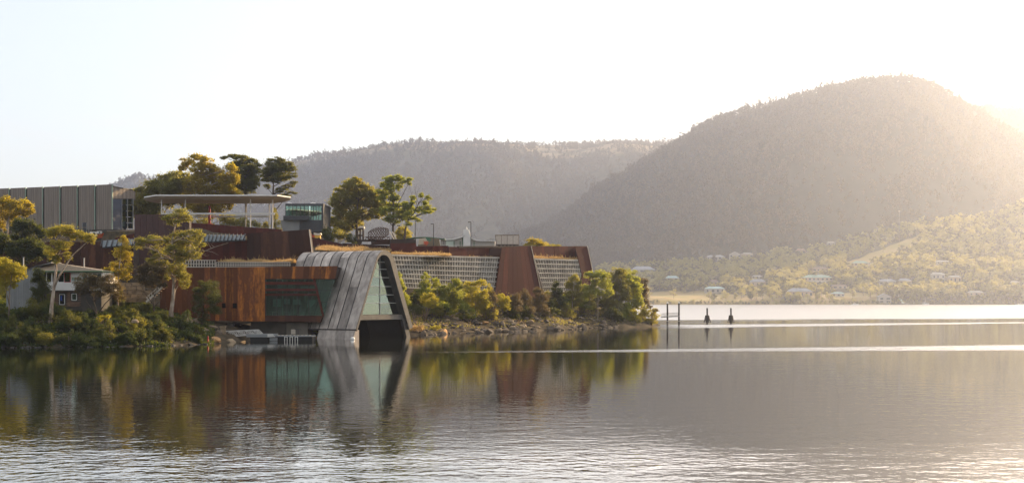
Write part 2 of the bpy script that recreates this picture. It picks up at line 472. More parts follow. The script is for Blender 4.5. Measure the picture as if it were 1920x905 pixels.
def water_mat():
    t = NT('river_water')
    pos = t.n.new('ShaderNodeNewGeometry').outputs['Position']
    sp = t.n.new('ShaderNodeSeparateXYZ'); t.l.new(pos, sp.inputs[0])
    X, Y = sp.outputs['X'], sp.outputs['Y']
    wob = t.noise(t.coords('Position', (.02, .05, 1)), 1.0, 4, .6)
    ragged = t.noise(t.coords('Position', (.35, 1.1, 1)), 1.0, 4, .7)
    wobble = t.math('ADD', t.math('SUBTRACT', wob, .5), t.math('MULTIPLY', t.math('SUBTRACT', ragged, .5), .55))
    # wind-ruffled bands lying on calm water (world space, metres)
    def band(x0, y0, slope, w0, wslope, xmin, amp, soft=1.2):
        yc = t.math('ADD', t.math('MULTIPLY', t.math('SUBTRACT', X, x0), slope), y0)
        d = t.math('ABSOLUTE', t.math('SUBTRACT', t.math('ADD', Y, t.math('MULTIPLY', wobble, amp)), yc))
        w = t.math('MAXIMUM', t.math('ADD', t.math('MULTIPLY', t.math('SUBTRACT', X, x0), wslope), w0), .8)
        q = t.math('DIVIDE', d, w)
        m = t.math('MULTIPLY', t.rng(q, .75, soft + .35, 1, 0, True), t.rng(ragged, .25, .6, .55, 1))
        return t.math('MULTIPLY', m, t.rng(X, xmin, xmin + 25, 0, 1, True))
    bB = band(39, 352, .50, 21, -.11, 30, 12)
    bC = t.math('MULTIPLY', band(-14, 178.5, .20, 1.0, .08, -26, 4, 1.5), t.rng(X, -22, 62, .3, .95))
    bD = band(39, 392, 1.25, 3.5, -.01, 36, 10)
    far = t.rng(t.math('ADD', Y, t.math('ADD', t.math('MULTIPLY', wobble, 60), t.math('MULTIPLY', X, -.30))), 430, 462, 0, 1, True)
    bands = t.math('MAXIMUM', t.math('MAXIMUM', bB, bC), t.math('MAXIMUM', t.math('MULTIPLY', bD, .6), far))
    # wind patches near the viewer
    patch = t.noise(t.coords('Position', (.05, .16, 1)), 1.0, 5, .6)
    Yp = t.math('SUBTRACT', Y, t.math('MULTIPLY', t.math('SUBTRACT', patch, .5), 45))
    near = t.rng(Yp, 50, 70, 1, 0, True)
    mild = t.rng(Yp, 60, 120, 1, 0, True)
    shade = t.rng(X, 4, 26, 1, .6, True)
    lull = t.rng(t.noise(t.coords('Position', (.035, .11, 1), (7, 3, 0)), 1.0, 3, .55), .38, .58, .4, 1, True)
    near = t.math('MULTIPLY', near, t.math('MULTIPLY', shade, lull))
    n1 = t.noise(t.coords('Position', (1.7, 1.5, 1)), 1.0, 2, .5)
    n2 = t.noise(t.coords('Position', (.35, .6, 1)), 1.0, 2, .5)
    n3 = t.noise(t.coords('Position', (4, 5, 1)), 1.0, 2, .5)
    h = t.math('ADD', t.math('ADD', t.math('MULTIPLY', n1, .8), t.math('MULTIPLY', n2, 1.2)), t.math('MULTIPLY', n3, .05))
    amp = t.math('ADD', .0075, t.math('ADD', t.math('ADD', t.math('MULTIPLY', near, .04), t.math('MULTIPLY', mild, .008)), t.math('MULTIPLY', bands, .12)))
    b = t.bump(h, amp)
    rough = t.math('ADD', .02, t.math('MULTIPLY', bands, .33))
    body = t.mix(t.rng(n2, .3, .7), (0.010, 0.013, 0.008), (0.016, 0.018, 0.011))
    p = t.principled(body, rough, 0, b, ior=2.0, spec=.5)
    gl = t.n.new('ShaderNodeBsdfGlossy'); gl.inputs['Color'].default_value = (1, .965, .94, 1); t.l.new(t.math('ADD', .015, t.math('MULTIPLY', bands, .3)), gl.inputs['Roughness']); t.l.new(b, gl.inputs['Normal'])
    mx = t.n.new('ShaderNodeMixShader'); t.l.new(t.math('ADD', t.math('MULTIPLY', bands, .45), t.math('ADD', .1, t.math('MULTIPLY', near, .56)), True), mx.inputs[0]); t.l.new(p.outputs[0], mx.inputs[1]); t.l.new(gl.outputs[0], mx.inputs[2]); t.l.new(mx.outputs[0], t.out.inputs['Surface'])
    MAT['water'] = t.mat
water_mat()

# ------------------------------------------------------------------ land, hills, water
def interp_knots(kn, y):
    if y <= kn[0][0]: return kn[0][1]
    for (a, za), (b, zb) in zip(kn, kn[1:]):
        if y <= b: return za + (zb - za) * (y - a) / (b - a)
    return kn[-1][1]

HEAD = [
 (-420, [(140, -4), (186, -.3), (190, 1.2), (203, 5), (225, 8), (255, 10), (262, 12), (300, 22), (340, 25), (700, 28)]),
 (0,    [(170, -4), (195, -.3), (198, 1.2), (208, 4.5), (225, 6.5), (255, 9), (262, 12), (300, 19.5), (323, 22.3), (329, 25), (700, 28)]),
 (100,  [(175, -4), (197, -.3), (200, 1), (206, 3.5), (214, 5.4), (235, 5.8), (258, 8), (266, 12), (300, 19.5), (323, 22.3), (329, 25), (700, 28)]),
 (250,  [(180, -4), (202, -.3), (205, 1), (214, 3), (225, 5.4), (240, 7.0), (258, 8), (268, 12), (300, 19.5), (323, 22.3), (329, 25), (700, 28)]),
 (340,  [(185, -4), (206, -.3), (210, .8), (218, 2.6), (228, 3.8), (236, 4), (258, 4), (268, 12), (300, 20), (330, 24), (700, 28)]),
 (390,  [(190, -4), (211, -.3), (216, .8), (222, 1.6), (232, 2.6), (239, 2.9), (258, 3), (268, 12), (300, 20), (330, 24), (700, 28)]),
 (440,  [(195, -4), (221, -.3), (226, .5), (234, 1.4), (240, 2.2), (258, 3), (268, 12), (300, 20), (330, 24), (700, 28)]),
 (480,  [(205, -4), (238, -.4), (243, 1.0), (258, 3), (268, 12), (300, 20), (330, 24), (700, 28)]),
 (600,  [(215, -4), (246, -.5), (252, .8), (262, 2.5), (280, 8), (300, 17), (335, 24.5), (700, 28)]),
 (690,  [(225, -4), (256, -.4), (262, 1), (280, 3.5), (290, 5), (310, 5.5), (700, 6)]),
 (760,  [(240, -4), (264, -.3), (268, 1.2), (280, 3.3), (289, 4.6), (310, 5), (700, 6)]),
 (850,  [(250, -4), (279, -.3), (283, 1.2), (293, 3.3), (303, 4.8), (320, 5), (700, 5)]),
 (940,  [(262, -4), (293, -.3), (297, 1.2), (306, 3.6), (315, 5), (330, 5), (700, 5)]),
 (1030, [(275, -4), (307, -.3), (311, 1.2), (321, 3.4), (334, 5), (350, 5), (700, 5)]),
 (1110, [(290, -4), (333, -.3), (337, 1.2), (346, 3.6), (356, 5), (380, 5), (500, 4)]),
 (1150, [(300, -4), (339, -.3), (343, 1.2), (353, 3.4), (366, 4.5), (400, 4.5), (430, 2)]),
 (1205, [(310, -4), (344, -.3), (348, 1.0), (358, 2.2), (370, 2.4), (400, 1.0), (420, -2)]),
 (1238, [(320, -4), (352, -1.0), (356, -.4), (366, .2), (380, -1), (400, -4)]),
 (1262, [(320, -4), (400, -4)]),
]
WALL0, WALL1 = (wx(735, 292), 292.0), (wx(1112, 358), 358.0)
def plateau_z(px, Y):
    """raised ground held up by the museum walls"""
    X = wx(px, Y)
    dx, dy = WALL1[0] - WALL0[0], WALL1[1] - WALL0[1]
    L = math.hypot(dx, dy); dx, dy = dx / L, dy / L
    s_ = (X - WALL0[0]) * dx + (Y - WALL0[1]) * dy
    d = -(X - WALL0[0]) * dy + (Y - WALL0[1]) * dx
    if d < 6: return -9
    z = 16.3 + min(d - 6, 14) * .1 + max(0, min(d - 20, 26)) * .17
    if s_ < 25: z += max(0, min(1, (d - 10) / 30)) * 2.2 * min(1, (25 - s_) / 30)
    if s_ < -6: z = -9 if d < 12 else z
    if s_ > L - 6 or s_ < -22: return -9
    return z
def head_z(px, Y):
    return max(table_z(px, Y), plateau_z(px, Y)) if Y < 640 else table_z(px, Y)
def table_z(px, Y):
    if px <= HEAD[0][0]: return interp_knots(HEAD[0][1], Y)
    if px >= HEAD[-1][0]: return -4
    for (a, ka), (b, kb) in zip(HEAD, HEAD[1:]):
        if px <= b:
            t = (px - a) / (b - a)
            return interp_knots(ka, Y) * (1 - t) + interp_knots(kb, Y) * t

def ground_z(p):
    return head_z(HX + p[0] / p[1] * F, p[1])

def fan_grid(name, pxs, Ys, zf, mat, label, kind='structure', smooth=True):
    V = np.array([(wx(px, Y), Y, zf(px, Y)) for Y in Ys for px in pxs], dtype=np.float32)
    nx, ny = len(pxs), len(Ys)
    i = np.arange((nx - 1) * (ny - 1)); r, c = i // (nx - 1), i % (nx - 1)
    Fq = np.stack([r * nx + c, r * nx + c + 1, (r + 1) * nx + c + 1, (r + 1) * nx + c], 1)
    o = link(name, np_mesh(name, V, Fq, mat, smooth=smooth))
    return tag(o, label, kind=kind)

def hz(px, Y):
    z = head_z(px, Y)
    p = (wx(px, Y) * .25, Y * .25, 0)
    return z + (noise.fractal(p, 1, 2, 4) * .45 if z > -.8 else 0)
fan_grid('headland', list(np.arange(-420, 1263, 7.0)), list(np.concatenate([np.arange(140, 190, 5), np.arange(190, 400, 1.5), np.arange(400, 701, 15)])), hz, MAT['bank_earth'], 'earth bank and plateau of the headland under the museum')

# river bed so that nothing is seen under the water sheet, and the water itself
LIMX, Y_LO, Y_HI = 4300.0, -1500.0, 7300.0
mb = MB(); mb.add([(-LIMX, Y_LO, -6), (LIMX, Y_LO, -6), (LIMX, Y_HI, -6), (-LIMX, Y_HI, -6)], [(0, 1, 2, 3)])
tag(mb.build('ground', MAT['bank_earth']), 'river bed and low ground reaching to the horizon', kind='structure')
mb = MB(); mb.add([(-LIMX, Y_LO, 0), (LIMX, Y_LO, 0), (LIMX, Y_HI, 0), (-LIMX, Y_HI, 0)], [(0, 1, 2, 3)])
tag(mb.build('water', MAT['water']), 'calm river water mirroring headland and hills, ruffled in bands', kind='structure')

def lerp_list(L, x):
    if x <= L[0][0]: return L[0][1]
    for (a, u), (b, v) in zip(L, L[1:]):
        if x <= b:
            t = (x - a) / (b - a)
            return u + (v - u) * t
    return L[-1][1]

# far shore with meadow and foothills
SHORE = 1947.0
FOOT_CREST = [(700, 520), (1000, 515), (1120, 508), (1200, 503), (1300, 498), (1400, 486), (1470, 476), (1560, 462), (1620, 446), (1680, 430), (1760, 420), (1840, 410), (1920, 385), (2100, 340), (2500, 320)]
FOOT_Y = 2650.0
def foot_z(px, Y):
    d = Y - SHORE
    zc = wz(lerp_list(FOOT_CREST, px), FOOT_Y)
    t = d / (FOOT_Y - SHORE)
    if t < 0: return max(-5, t * 300)
    if t <= 1:
        z = zc * (0.06 * min(1, t * 20) + .94 * t ** 1.15)
        n = noise.fractal((wx(px, Y) * .004, Y * .004, 3.1), 1, 2, 4)
        return z + n * 14 * min(1, t * 5) * (1 - t * .5)
    return zc * max(0, 1 - (t - 1) * .8) - 2
def paddock(px, py):
    # bare slopes: the meadow and the pale paddock strip
    if py > 546 and 1215 < px < 1330: return .97
    if py > 552 and 1330 <= px < 1470: return .85
    if py > 548 and 1500 < px < 1660: return .7
    if abs(py - (497 - (px - 1595) * .38)) < 8 and 1588 < px < 1722: return .97
    if abs(py - (512 - (px - 1650) * .25)) < 3 and 1650 < px < 1745: return .8
    if 468 < py < 500 and px < 1320: return .6
    if 480 < py < 496 and 1320 < px < 1420: return .75
    return 0
fs = fan_grid('far_shore', list(np.arange(700, 2501, 10.0)), list(np.concatenate([np.arange(1930, 2000, 5), np.arange(2000, 3300, 14)])), foot_z, MAT['far_land'], 'low far shore with golden meadow rising to wooded foothills')
att = fs.data.attributes.new('dry', 'FLOAT', 'POINT')
vals = []
for v in fs.data.vertices:
    Y = v.co.y; px = HX + v.co.x / Y * F; py = HY - (v.co.z - CAM_H) / Y * F
    vals.append(paddock(px, py + noise.noise((px * .05, py * .2, 0)) * 2))
att.data.foreach_set('value', vals)

C_CREST = [(-900, 420), (-300, 380), (120, 372), (200, 358), (235, 347), (265, 342), (330, 352), (430, 335), (520, 318), (560, 302), (600, 293), (650, 286), (700, 281), (800, 274), (900, 272), (1000, 272), (1100, 272), (1200, 269), (1270, 266), (1400, 258), (1600, 250), (1900, 260), (2300, 300)]
R_CREST = [(820, 520), (900, 500), (980, 455), (1060, 400), (1120, 352), (1200, 308), (1260, 274), (1300, 250), (1340, 228), (1400, 207), (1480, 187), (1560, 166), (1620, 156), (1700, 152), (1740, 158), (1790, 184), (1830, 206), (1870, 232), (1920, 262), (2000, 300), (2150, 340), (2500, 420)]
B_CREST = [(1600, 230), (1750, 205), (1830, 202), (1920, 203), (2100, 220), (2500, 300)]
def make_hill(crest, Y0, Yr, steep, seed, namp):
    def f(px, Y):
        zc = wz(lerp_list(crest, px), Yr)
        t = (Y - Y0) / (Yr - Y0)
        if t <= 0: return -5 + zc * 0
        if t >= 1: return zc - (t - 1) * (Yr - Y0) * .35
        s, v = steep
        z = zc * (v * (t / s) ** .95 if t < s else v + (1 - v) * ((t - s) / (1 - s)))
        X = wx(px, Y)
        n = noise.fractal((X * .0032, Y * .0011, seed), 1, 2.1, 5) * namp
        return z + n * min(1, t * 6) * min(1, (1 - t) * 3.0)
    return f
c_hill = make_hill(C_CREST, 3500, 5200, (.66, .88), 7.7, 62)
r_hill = make_hill(R_CREST, 2500, 3450, (.9, .95), 2.2, 95)
b_hill = make_hill(B_CREST, 3700, 4300, (.8, .9), 5.5, 40)
fan_grid('plateau_hill', list(np.arange(-900, 2301, 16.0)), list(np.arange(3500, 6400, 34.0)), c_hill, MAT['plateau_land'], 'long flat topped forested hill behind the headland, fading in haze')
fan_grid('dome_hill', list(np.arange(820, 2501, 12.0)), list(np.arange(2500, 4200, 24.0)), r_hill, MAT['hill_land'], 'high rounded forested hill over the far shore in warm haze')
fan_grid('ridge_hill', list(np.arange(1600, 2501, 16.0)), list(np.arange(3700, 4900, 40.0)), b_hill, MAT['hill_land'], 'distant tree lined ridge behind the rounded hill')
# the shore behind the viewer, which only the glass of the vault mirrors
bz = lambda px, Y: 0
V = []
xs = np.linspace(-2600, 2600, 90); ys = np.linspace(-500, -1400, 16)
for j, y in enumerate(ys):
    for i, x in enumerate(xs):
        t = j / 15
        V.append((x, y, -3 + (6 + 95 * t * (1 - .25 * t)) * (0.75 + .6 * noise.fractal((x * .0025, y * .002, 9), 1, 2, 4)) if j else -3))
nx = len(xs); i = np.arange((nx - 1) * (len(ys) - 1)); r_, c_ = i // (nx - 1), i % (nx - 1)
tag(link('opposite_shore', np_mesh('opposite_shore', np.array(V), np.stack([r_ * nx + c_, (r_ + 1) * nx + c_, (r_ + 1) * nx + c_ + 1, r_ * nx + c_ + 1], 1), MAT['hill_land'], smooth=True)), 'wooded shore on the near side of the river', kind='structure')

# ------------------------------------------------------------------ vegetation
def leaf_cloud(clumps, leaf, dens, sub=10, flat=1.0, up=.25, rs=rng):
    """clumps: list of (centre, (rx, ry, rz)). Returns V, F for rhombus leaves gathered in boughs inside each clump."""
    Vs = []
    for c, r in clumps:
        r = np.array(r, dtype=float); c = np.array(c, dtype=float)
        area = r[0] * r[2]
        ns = max(4, int(sub * max(1, (area ** .5) / 1.4)))
        n = max(24, int(dens * area))
        d = rs.normal(size=(ns, 3)); d[:, 2] += up; d /= np.linalg.norm(d, axis=1)[:, None]
        sc_ = c + d * r * (rs.uniform(.40, .80, (ns, 1)))
        sr = rs.uniform(.26, .52, ns)
        k = rs.integers(0, ns, n)
        q = rs.normal(size=(n, 3)); q /= np.linalg.norm(q, axis=1)[:, None]
        q *= (rs.uniform(.15, 1, (n, 1)) ** .5)
        pos = sc_[k] + q * r * sr[k][:, None] * np.array([1.15, 1.15, .8 * flat])
        # stragglers give a ragged outline
        st = rs.random(n) < .13
        pos[st] += rs.normal(size=(st.sum(), 3)) * r * .2
        nrm = q * .6 + rs.normal(size=(n, 3)) * .75; nrm[:, 2] += .35
        nrm /= np.linalg.norm(nrm, axis=1)[:, None]
        a = np.cross(nrm, rs.normal(size=(n, 3))); a /= np.linalg.norm(a, axis=1)[:, None]
        b = np.cross(nrm, a)
        L = leaf * rs.uniform(.6, 1.35, (n, 1))
        Vs.append(np.stack([pos - a * L, pos - b * L * .5, pos + a * L, pos + b * L * .5], 1).reshape(-1, 3))
    V = np.concatenate(Vs)
    return V, np.arange(len(V)).reshape(-1, 4)

def px_clumps(Y, cl, dep=1.0, ry=None):
    out = []
    for c in cl:
        px, py, a, b = c[:4]
        dy = c[4] if len(c) > 4 else rnd.uniform(-1, 1) * dep * a * Y / F
        Yc = Y + dy
        out.append((P(px, py, Yc), (a * 1.22 * Y / F, (a + b) * .66 * Y / F, b * 1.5 * Y / F)))
    return out

def bend(a, b, k=.12, n=4):
    a, b = Vector(a), Vector(b)
    L = (b - a).length
    off = Vector((rnd.uniform(-1, 1), rnd.uniform(-1, 1), rnd.uniform(-.3, .8))) * L * k
    return [a + (b - a) * t + off * math.sin(math.pi * t) for t in [i / n for i in range(n + 1)]]

def tree(name, label, cat, Y, path, clumps, leafmat, bark='bark_grey', r0=.28, leaf=.2, dens=300, sub=10, group=None, flat=1.0, extra=None, twigs=True, dep=1.0, base_z=None):
    """path: pixel points of the stem from the foot up; clumps: pixel ellipses of the crown; all put in depth round Y"""
    s = Y / 230.0
    base = P(path[0][0], path[0][1], Y)
    gz = head_z(path[0][0], Y)
    base.z = gz if base_z is None else base_z
    root = empty(name, base, label, cat, group)
    cl = px_clumps(Y, clumps, dep)
    pts = [base - Vector((0, 0, .4))]
    for (px, py) in path[1:]:
        q = P(px, py, Y + rnd.uniform(-.3, .3)); pts.append(q)
    mb = MB()
    n = len(pts)
    rads = [r0 * (1 - .72 * i / (n - 1)) for i in range(n)]
    rads[0] *= 1.25
    mb.tube(pts, rads, 8)
    for c, r in cl:
        # limb from the nearest lower stem point to the clump
        best = min(range(1 if n > 1 else 0, n), key=lambda i: (pts[i] - c).length + (40 if pts[i].z > c.z + .3 else 0))
        a = pts[best]
        pp = bend(a, c + Vector((0, 0, r[2] * .3)), .14)
        rr = max(.035, min(rads[best] * .6, (c - a).length * .035))
        mb.tube(pp, [rr, rr * .8, rr * .6, rr * .45, rr * .3], 5)
        if twigs:
            for _ in range(3):
                e = c + Vector((rnd.uniform(-1, 1) * r[0], rnd.uniform(-1, 1) * r[1], rnd.uniform(-.5, 1) * r[2])) * .8
                mb.tube(bend(pp[2], e, .1, 3), [rr * .5, rr * .35, rr * .25, .012], 4)
    for e in (extra or []):
        q = [P(px, py, Y - .3) for (px, py) in e[0]]
        mb.tube(q, [e[1] * (1 - .75 * i / (len(q) - 1)) for i in range(len(q))], 5)
    mb.build('trunk', MAT[bark], root, True)
    V, Fq = leaf_cloud(cl, leaf * s * .85, 1.75 * dens / s ** 2, sub, flat)
    link('crown', np_mesh('crown', V, Fq, MAT[leafmat]), root)
    return root

def bush(name, label, cat, Y, clumps, leafmat, leaf=.15, dens=420, sub=11, group=None, foot=None, dep=.6, up=.3):
    s = Y / 250.0
    cl = px_clumps(Y, clumps, dep)
    c0 = foot or (clumps[0][0], None)
    gx = wx(c0[0], Y)
    base = Vector((gx, Y, head_z(c0[0], Y)))
    root = empty(name, base, label, cat, group)
    mb = MB()
    for c, r in cl:
        for _ in range(2):
            e = c + Vector((rnd.uniform(-.5, .5) * r[0], rnd.uniform(-.5, .5) * r[1], rnd.uniform(0, .5) * r[2]))
            mb.tube(bend(base + Vector((rnd.uniform(-.2, .2), 0, -.2)), e, .12, 3), [.09, .07, .05, .02], 5)
    mb.build('stem', MAT['bark_grey'], root, True)
    V, Fq = leaf_cloud(cl, leaf * s * .85, 1.6 * dens / s ** 2, sub, 1.0, up)
    link('foliage', np_mesh('foliage', V, Fq, MAT[leafmat]), root)
    return root

# ------------------------------------------------------------------ building helpers
def lerp(a, b, t): return Vector(a) + (Vector(b) - Vector(a)) * t

def panel_wall(parent, TL, TR, BR, BL, n, mat, back=(0, .12, 0), gap=.035, jit=.04, name='panel', fr=None, cuts=None):
    """n upright sheets between two slanting edges, each a part; the sheets stand a little uneven"""
    back = Vector(back); out = -back.normalized()
    ts = cuts or [i / n for i in range(n + 1)]
    W = (Vector(TR) - Vector(TL)).length
    for a, b in zip(ts, ts[1:]):
        g = gap / 2 / W
        o = out * rnd.uniform(0, jit)
        pts = [lerp(BL, BR, a + g) + o, lerp(BL, BR, b - g) + o, lerp(TL, TR, b - g) + o, lerp(TL, TR, a + g) + o]
        mb = MB(); mb.prism(pts, back)
        mb.build(name, MAT[mat], parent)

def slab(parent, name, pts, back, mat, label=None):
    mb = MB(); mb.prism(pts, back)
    return mb.build(name, MAT[mat], parent, label=label)

# ------------------------------------------------------------------ rust-clad gallery over the water
GY = 240.5
def G(px, py, dy=0): return P(px, py, GY) + Vector((0, dy, 0))
gal = empty('museum_wing', (wx(480, GY), GY + 6, 2.6), 'rust orange steel clad gallery wing with wide glazed window above the dock', 'building')
TOPY, BOTY = 499.5, 602.0
def topy(px): return 502.0 + (498.5 - 502.0) * (px - 300) / 333
def boty(px): return 599.5 + (603.5 - 599.5) * (px - 300) / 300
# backing body (left block, behind the sheets)
slab(gal, 'wall', [G(302, 597, .14), G(497, 601, .14), G(497, 501, .14), G(302, 503, .14)], (0, 14, 0), 'rust_dark')
panel_wall(gal, G(300, topy(300)), G(497, topy(497)), G(497, boty(497)), G(300, boty(300)), 19, 'rust_orange', back=(0, .1, 0))
# fascia sheets over the window
panel_wall(gal, G(497, topy(497)), G(633, topy(633)), G(628.5, 522.5), G(497, 522.5), 13, 'rust_orange', back=(0, .12, 0), name='fascia_panel')
slab(gal, 'lintel', [G(497.5, 522, .16), G(628, 522, .16), G(632, 500, .16), G(497.5, 500.5, .16)], (0, 13.5, 0), 'rust_dark')
slab(gal, 'sill', [G(497, 602, -.05), G(600, 603.7, -.05), G(604.5, 592, -.05), G(497, 591, -.05)], (0, 3.2, 0), 'rust_brown')
# room behind the glass: floor, back wall, white boards imitating daylit far windows, ceiling
slab(gal, 'floor', [G(497, 592.5, 3.2), G(606, 593, 3.2), G(606, 594, 3.2), G(497, 594, 3.2)], (0, 10, 0), 'charcoal')
mb = MB(); z0, z1 = wz(592, GY), wz(523, GY)
x0, x1 = wx(497.5, GY), wx(612, GY)
mb.box(x0, x1, GY + 13.0, GY + 13.3, z0, z1)
mb.build('back_wall', MAT['charcoal'], gal)
for i, (a, b, c, d) in enumerate([(503, 560, 519, 575), (524, 560, 536, 570), (541, 561, 556, 571), (569, 562, 585, 578), (556, 535, 584, 545), (510, 533, 545, 543)]):
    mb = MB(); mb.box(wx(a, GY), wx(c, GY), GY + 4.6, GY + 4.7, wz(d, GY), wz(b, GY)); mb.build('daylight_board', MAT['white_paint'], gal)
for px in (519, 541, 562, 585):
    mb = MB(); mb.box(wx(px, GY) - .1, wx(px, GY) + .1, GY + 6, GY + 6.2, z0, z1); mb.build('column', MAT['steel_white'], gal)
for px in (508, 530, 548, 566, 578, 590):
    mb = MB(); X = wx(px, GY)
    mb.box(X - .55, X + .55, GY + 3.4, GY + 4.2, z0 + .72, z0 + .78)
    for sx in (-.45, .45): mb.box(X + sx - .04, X + sx + .04, GY + 3.75, GY + 3.85, z0, z0 + .72)
    mb.build('table', MAT['cream_paint'], gal)
# window panes, mullions, louvres
mx = [497.5, 518, 537, 558, 578]
rows = [(523.5, 528.5), (533, 541), (545, 550), (554, 591)]
slx = lambda py: 588 + (py - 523) / 69 * 17      # slanting mullion
edge = lambda py: 628 + (py - 523) / 80 * -27    # slanting end of the window
for (a, b) in rows:
    for i, x in enumerate(mx):
        xr = mx[i + 1] - .5 if i < len(mx) - 1 else None
        pa = [G(x + .5, b, .7), G(xr if xr else slx(b), b, .7), G(xr if xr else slx(a), a, .7), G(x + .5, a, .7)]
        slab(gal, 'pane', pa, (0, .04, 0), 'glass_dark')
for (a, b) in ((523.5, 543.6), (544.4, 565.6), (566.4, 591)):
    slab(gal, 'pane', [G(slx(b) + 2.2, b, .7), G(edge(b), b, .7), G(edge(a), a, .7), G(slx(a) + 2.2, a, .7)], (0, .04, 0), 'glass_teal')
for x in mx:
    slab(gal, 'mullion', [G(x - .5, 591, .5), G(x + .5, 591, .5), G(x + .5, 523, .5), G(x - .5, 523, .5)], (0, .3, 0), 'dark_steel')
for (a, b) in ((528, 533.5), (540.8, 545.2), (550, 554.2)):
    slab(gal, 'louvre', [G(497, b, .12), G(slx(b), b, .12), G(slx(a), a, .12), G(497, a, .12)], (0, .5, 0), 'rust_red')
slab(gal, 'slanting_post', [G(slx(592) - 1.4, 592, .1), G(slx(592) + 2, 592, .1), G(slx(522) + 2, 522, .1), G(slx(522) - 1.4, 522, .1)], (0, .6, 0), 'rust_red')
for y in (544, 566):
    mb = MB(); mb.bar(G(slx(y) + 2, y, .62), G(edge(y), y, .62), .1); mb.build('mullion', MAT['dark_steel'], gal)
for (a, b, c, d) in ((416.5, 568, 423, 577), (436.5, 568, 444, 577.5)):
    slab(gal, 'vent_opening', [G(a, d, -.06), G(c, d, -.06), G(c, b, -.06), G(a, b, -.06)], (0, .1, 0), 'void')
# roof deck behind the parapet
slab(gal, 'roof', [G(300, 503.5, .3), G(612, 501, .3), G(612, 499.9, .3), G(300, 502.4, .3)], (0, 16, 0), 'concrete')

# concrete base under the wing
base = empty('concrete_base', (wx(530, 243.4), 243.4, 0), 'stained grey concrete base under the rust clad wing at the waterline', 'wall')
bz0 = -.8
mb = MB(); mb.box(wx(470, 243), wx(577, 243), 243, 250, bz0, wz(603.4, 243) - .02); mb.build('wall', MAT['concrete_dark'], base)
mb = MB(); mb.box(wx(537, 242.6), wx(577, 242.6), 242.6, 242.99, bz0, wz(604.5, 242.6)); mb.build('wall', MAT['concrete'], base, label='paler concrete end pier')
mb = MB(); mb.box(wx(430, 244), wx(440, 244), 242.2, 243.0, bz0 + 1.5, wz(603.6, 243) - .03); mb.build('pier', MAT['concrete'], base)
mb = MB(); mb.box(wx(445, 242.8), wx(452, 242.8), 242.9, 243.02 - .05, wz(617, 243), wz(610, 243)); mb.build('vent', MAT['void'], base)
mb = MB(); mb.box(wx(546, 242.4), wx(554, 242.4), 242.2, 242.58, wz(626, 242.4), wz(617, 242.4)); mb.build('service_box', MAT['cream_paint'], base)

# ------------------------------------------------------------------ zinc vault reaching down to the river
U = Vector((.525, .85, 0)); A = Vector((-.85, .525, 0)); O = Vector((-28.9, 237.0, 0))
def vault_profile(inset=0.0, n_arc=12, shift=0.0):
    """points (u, z) from the near foot over the crown to the far foot"""
    k = math.radians(65.0)
    u0, z0 = 0.0, 1.9
    apex = (8.9, 1.9 + 8.9 * math.tan(k))
    r = 3.1 - inset
    cz = apex[1] - 3.1 / math.sin(math.pi / 2 - k)
    cu = apex[0] - shift
    pts = []
    for i in range(n_arc + 1):
        a = math.pi / 2 + k - 2 * k * i / n_arc
        # at the tangent the normal of the leg
        pts.append((cu + r * math.cos(a), cz + r * math.sin(a)))
    d = (math.cos(k), math.sin(k))
    nrm = (math.sin(k), -math.cos(k))   # inward from the near leg
    foot_n = (u0 + nrm[0] * inset - shift, z0 + nrm[1] * inset)
    foot_f = (2 * apex[0] - u0 - nrm[0] * inset - shift, 1.9 + nrm[1] * inset)
    return foot_n, pts, foot_f
def V3(u, z, t): return O + U * u + A * t + Vector((0, 0, z))
vault = empty('vault_pavilion', V3(10, 0, 9), 'grey zinc vaulted pavilion with tall glass gable arching down to the water', 'building')
fn, arc, ff = vault_profile(0)
fn2, arc2, ff2 = vault_profile(.85, shift=.42)
# section stations: near leg split in 5, arc, far leg split in 5
def stations(f, a, g):
    L = []
    for i in range(5): L.append((f[0] + (a[0][0] - f[0]) * i / 5, f[1] + (a[0][1] - f[1]) * i / 5))
    L += a
    for i in range(1, 6): L.append((a[-1][0] + (g[0] - a[-1][0]) * i / 5, a[-1][1] + (g[1] - a[-1][1]) * i / 5))
    return L
S_out, S_in = stations(fn, arc, ff), stations(fn2, arc2, ff2)
NS = len(S_out)
L_VAULT = 19.8
# inner shell, one body
mb = MB()
mid = [(o[0] * .9 + i[0] * .1, o[1] * .9 + i[1] * .1) for o, i in zip(S_out, S_in)]
for i in range(NS - 1):
    a, b, c, d = mid[i], mid[i + 1], S_in[i + 1], S_in[i]
    t0, t1 = .04, L_VAULT
    if i < 4 and False: continue
    vs = [V3(a[0], a[1], t0), V3(b[0], b[1], t0), V3(c[0], c[1], t0), V3(d[0], d[1], t0), V3(a[0], a[1], t1), V3(b[0], b[1], t1), V3(c[0], c[1], t1), V3(d[0], d[1], t1)]
    mb.add(vs, [(0, 1, 5, 4), (3, 7, 6, 2)], 0)
    mb.add([vs[0], vs[1], vs[2], vs[3]], [(0, 3, 2, 1)], 0)
    mb.add(vs[4:], [(0, 1, 2, 3)], 0)
a, d = mid[0], S_in[0]; mb.add([V3(a[0], a[1], .04), V3(d[0], d[1], .04), V3(d[0], d[1], L_VAULT), V3(a[0], a[1], L_VAULT)], [(0, 1, 2, 3)])
a, d = mid[-1], S_in[-1]; mb.add([V3(a[0], a[1], .04), V3(d[0], d[1], .04), V3(d[0], d[1], L_VAULT), V3(a[0], a[1], L_VAULT)], [(0, 3, 2, 1)])
mb.build('shell', MAT['zinc_edge'], vault)
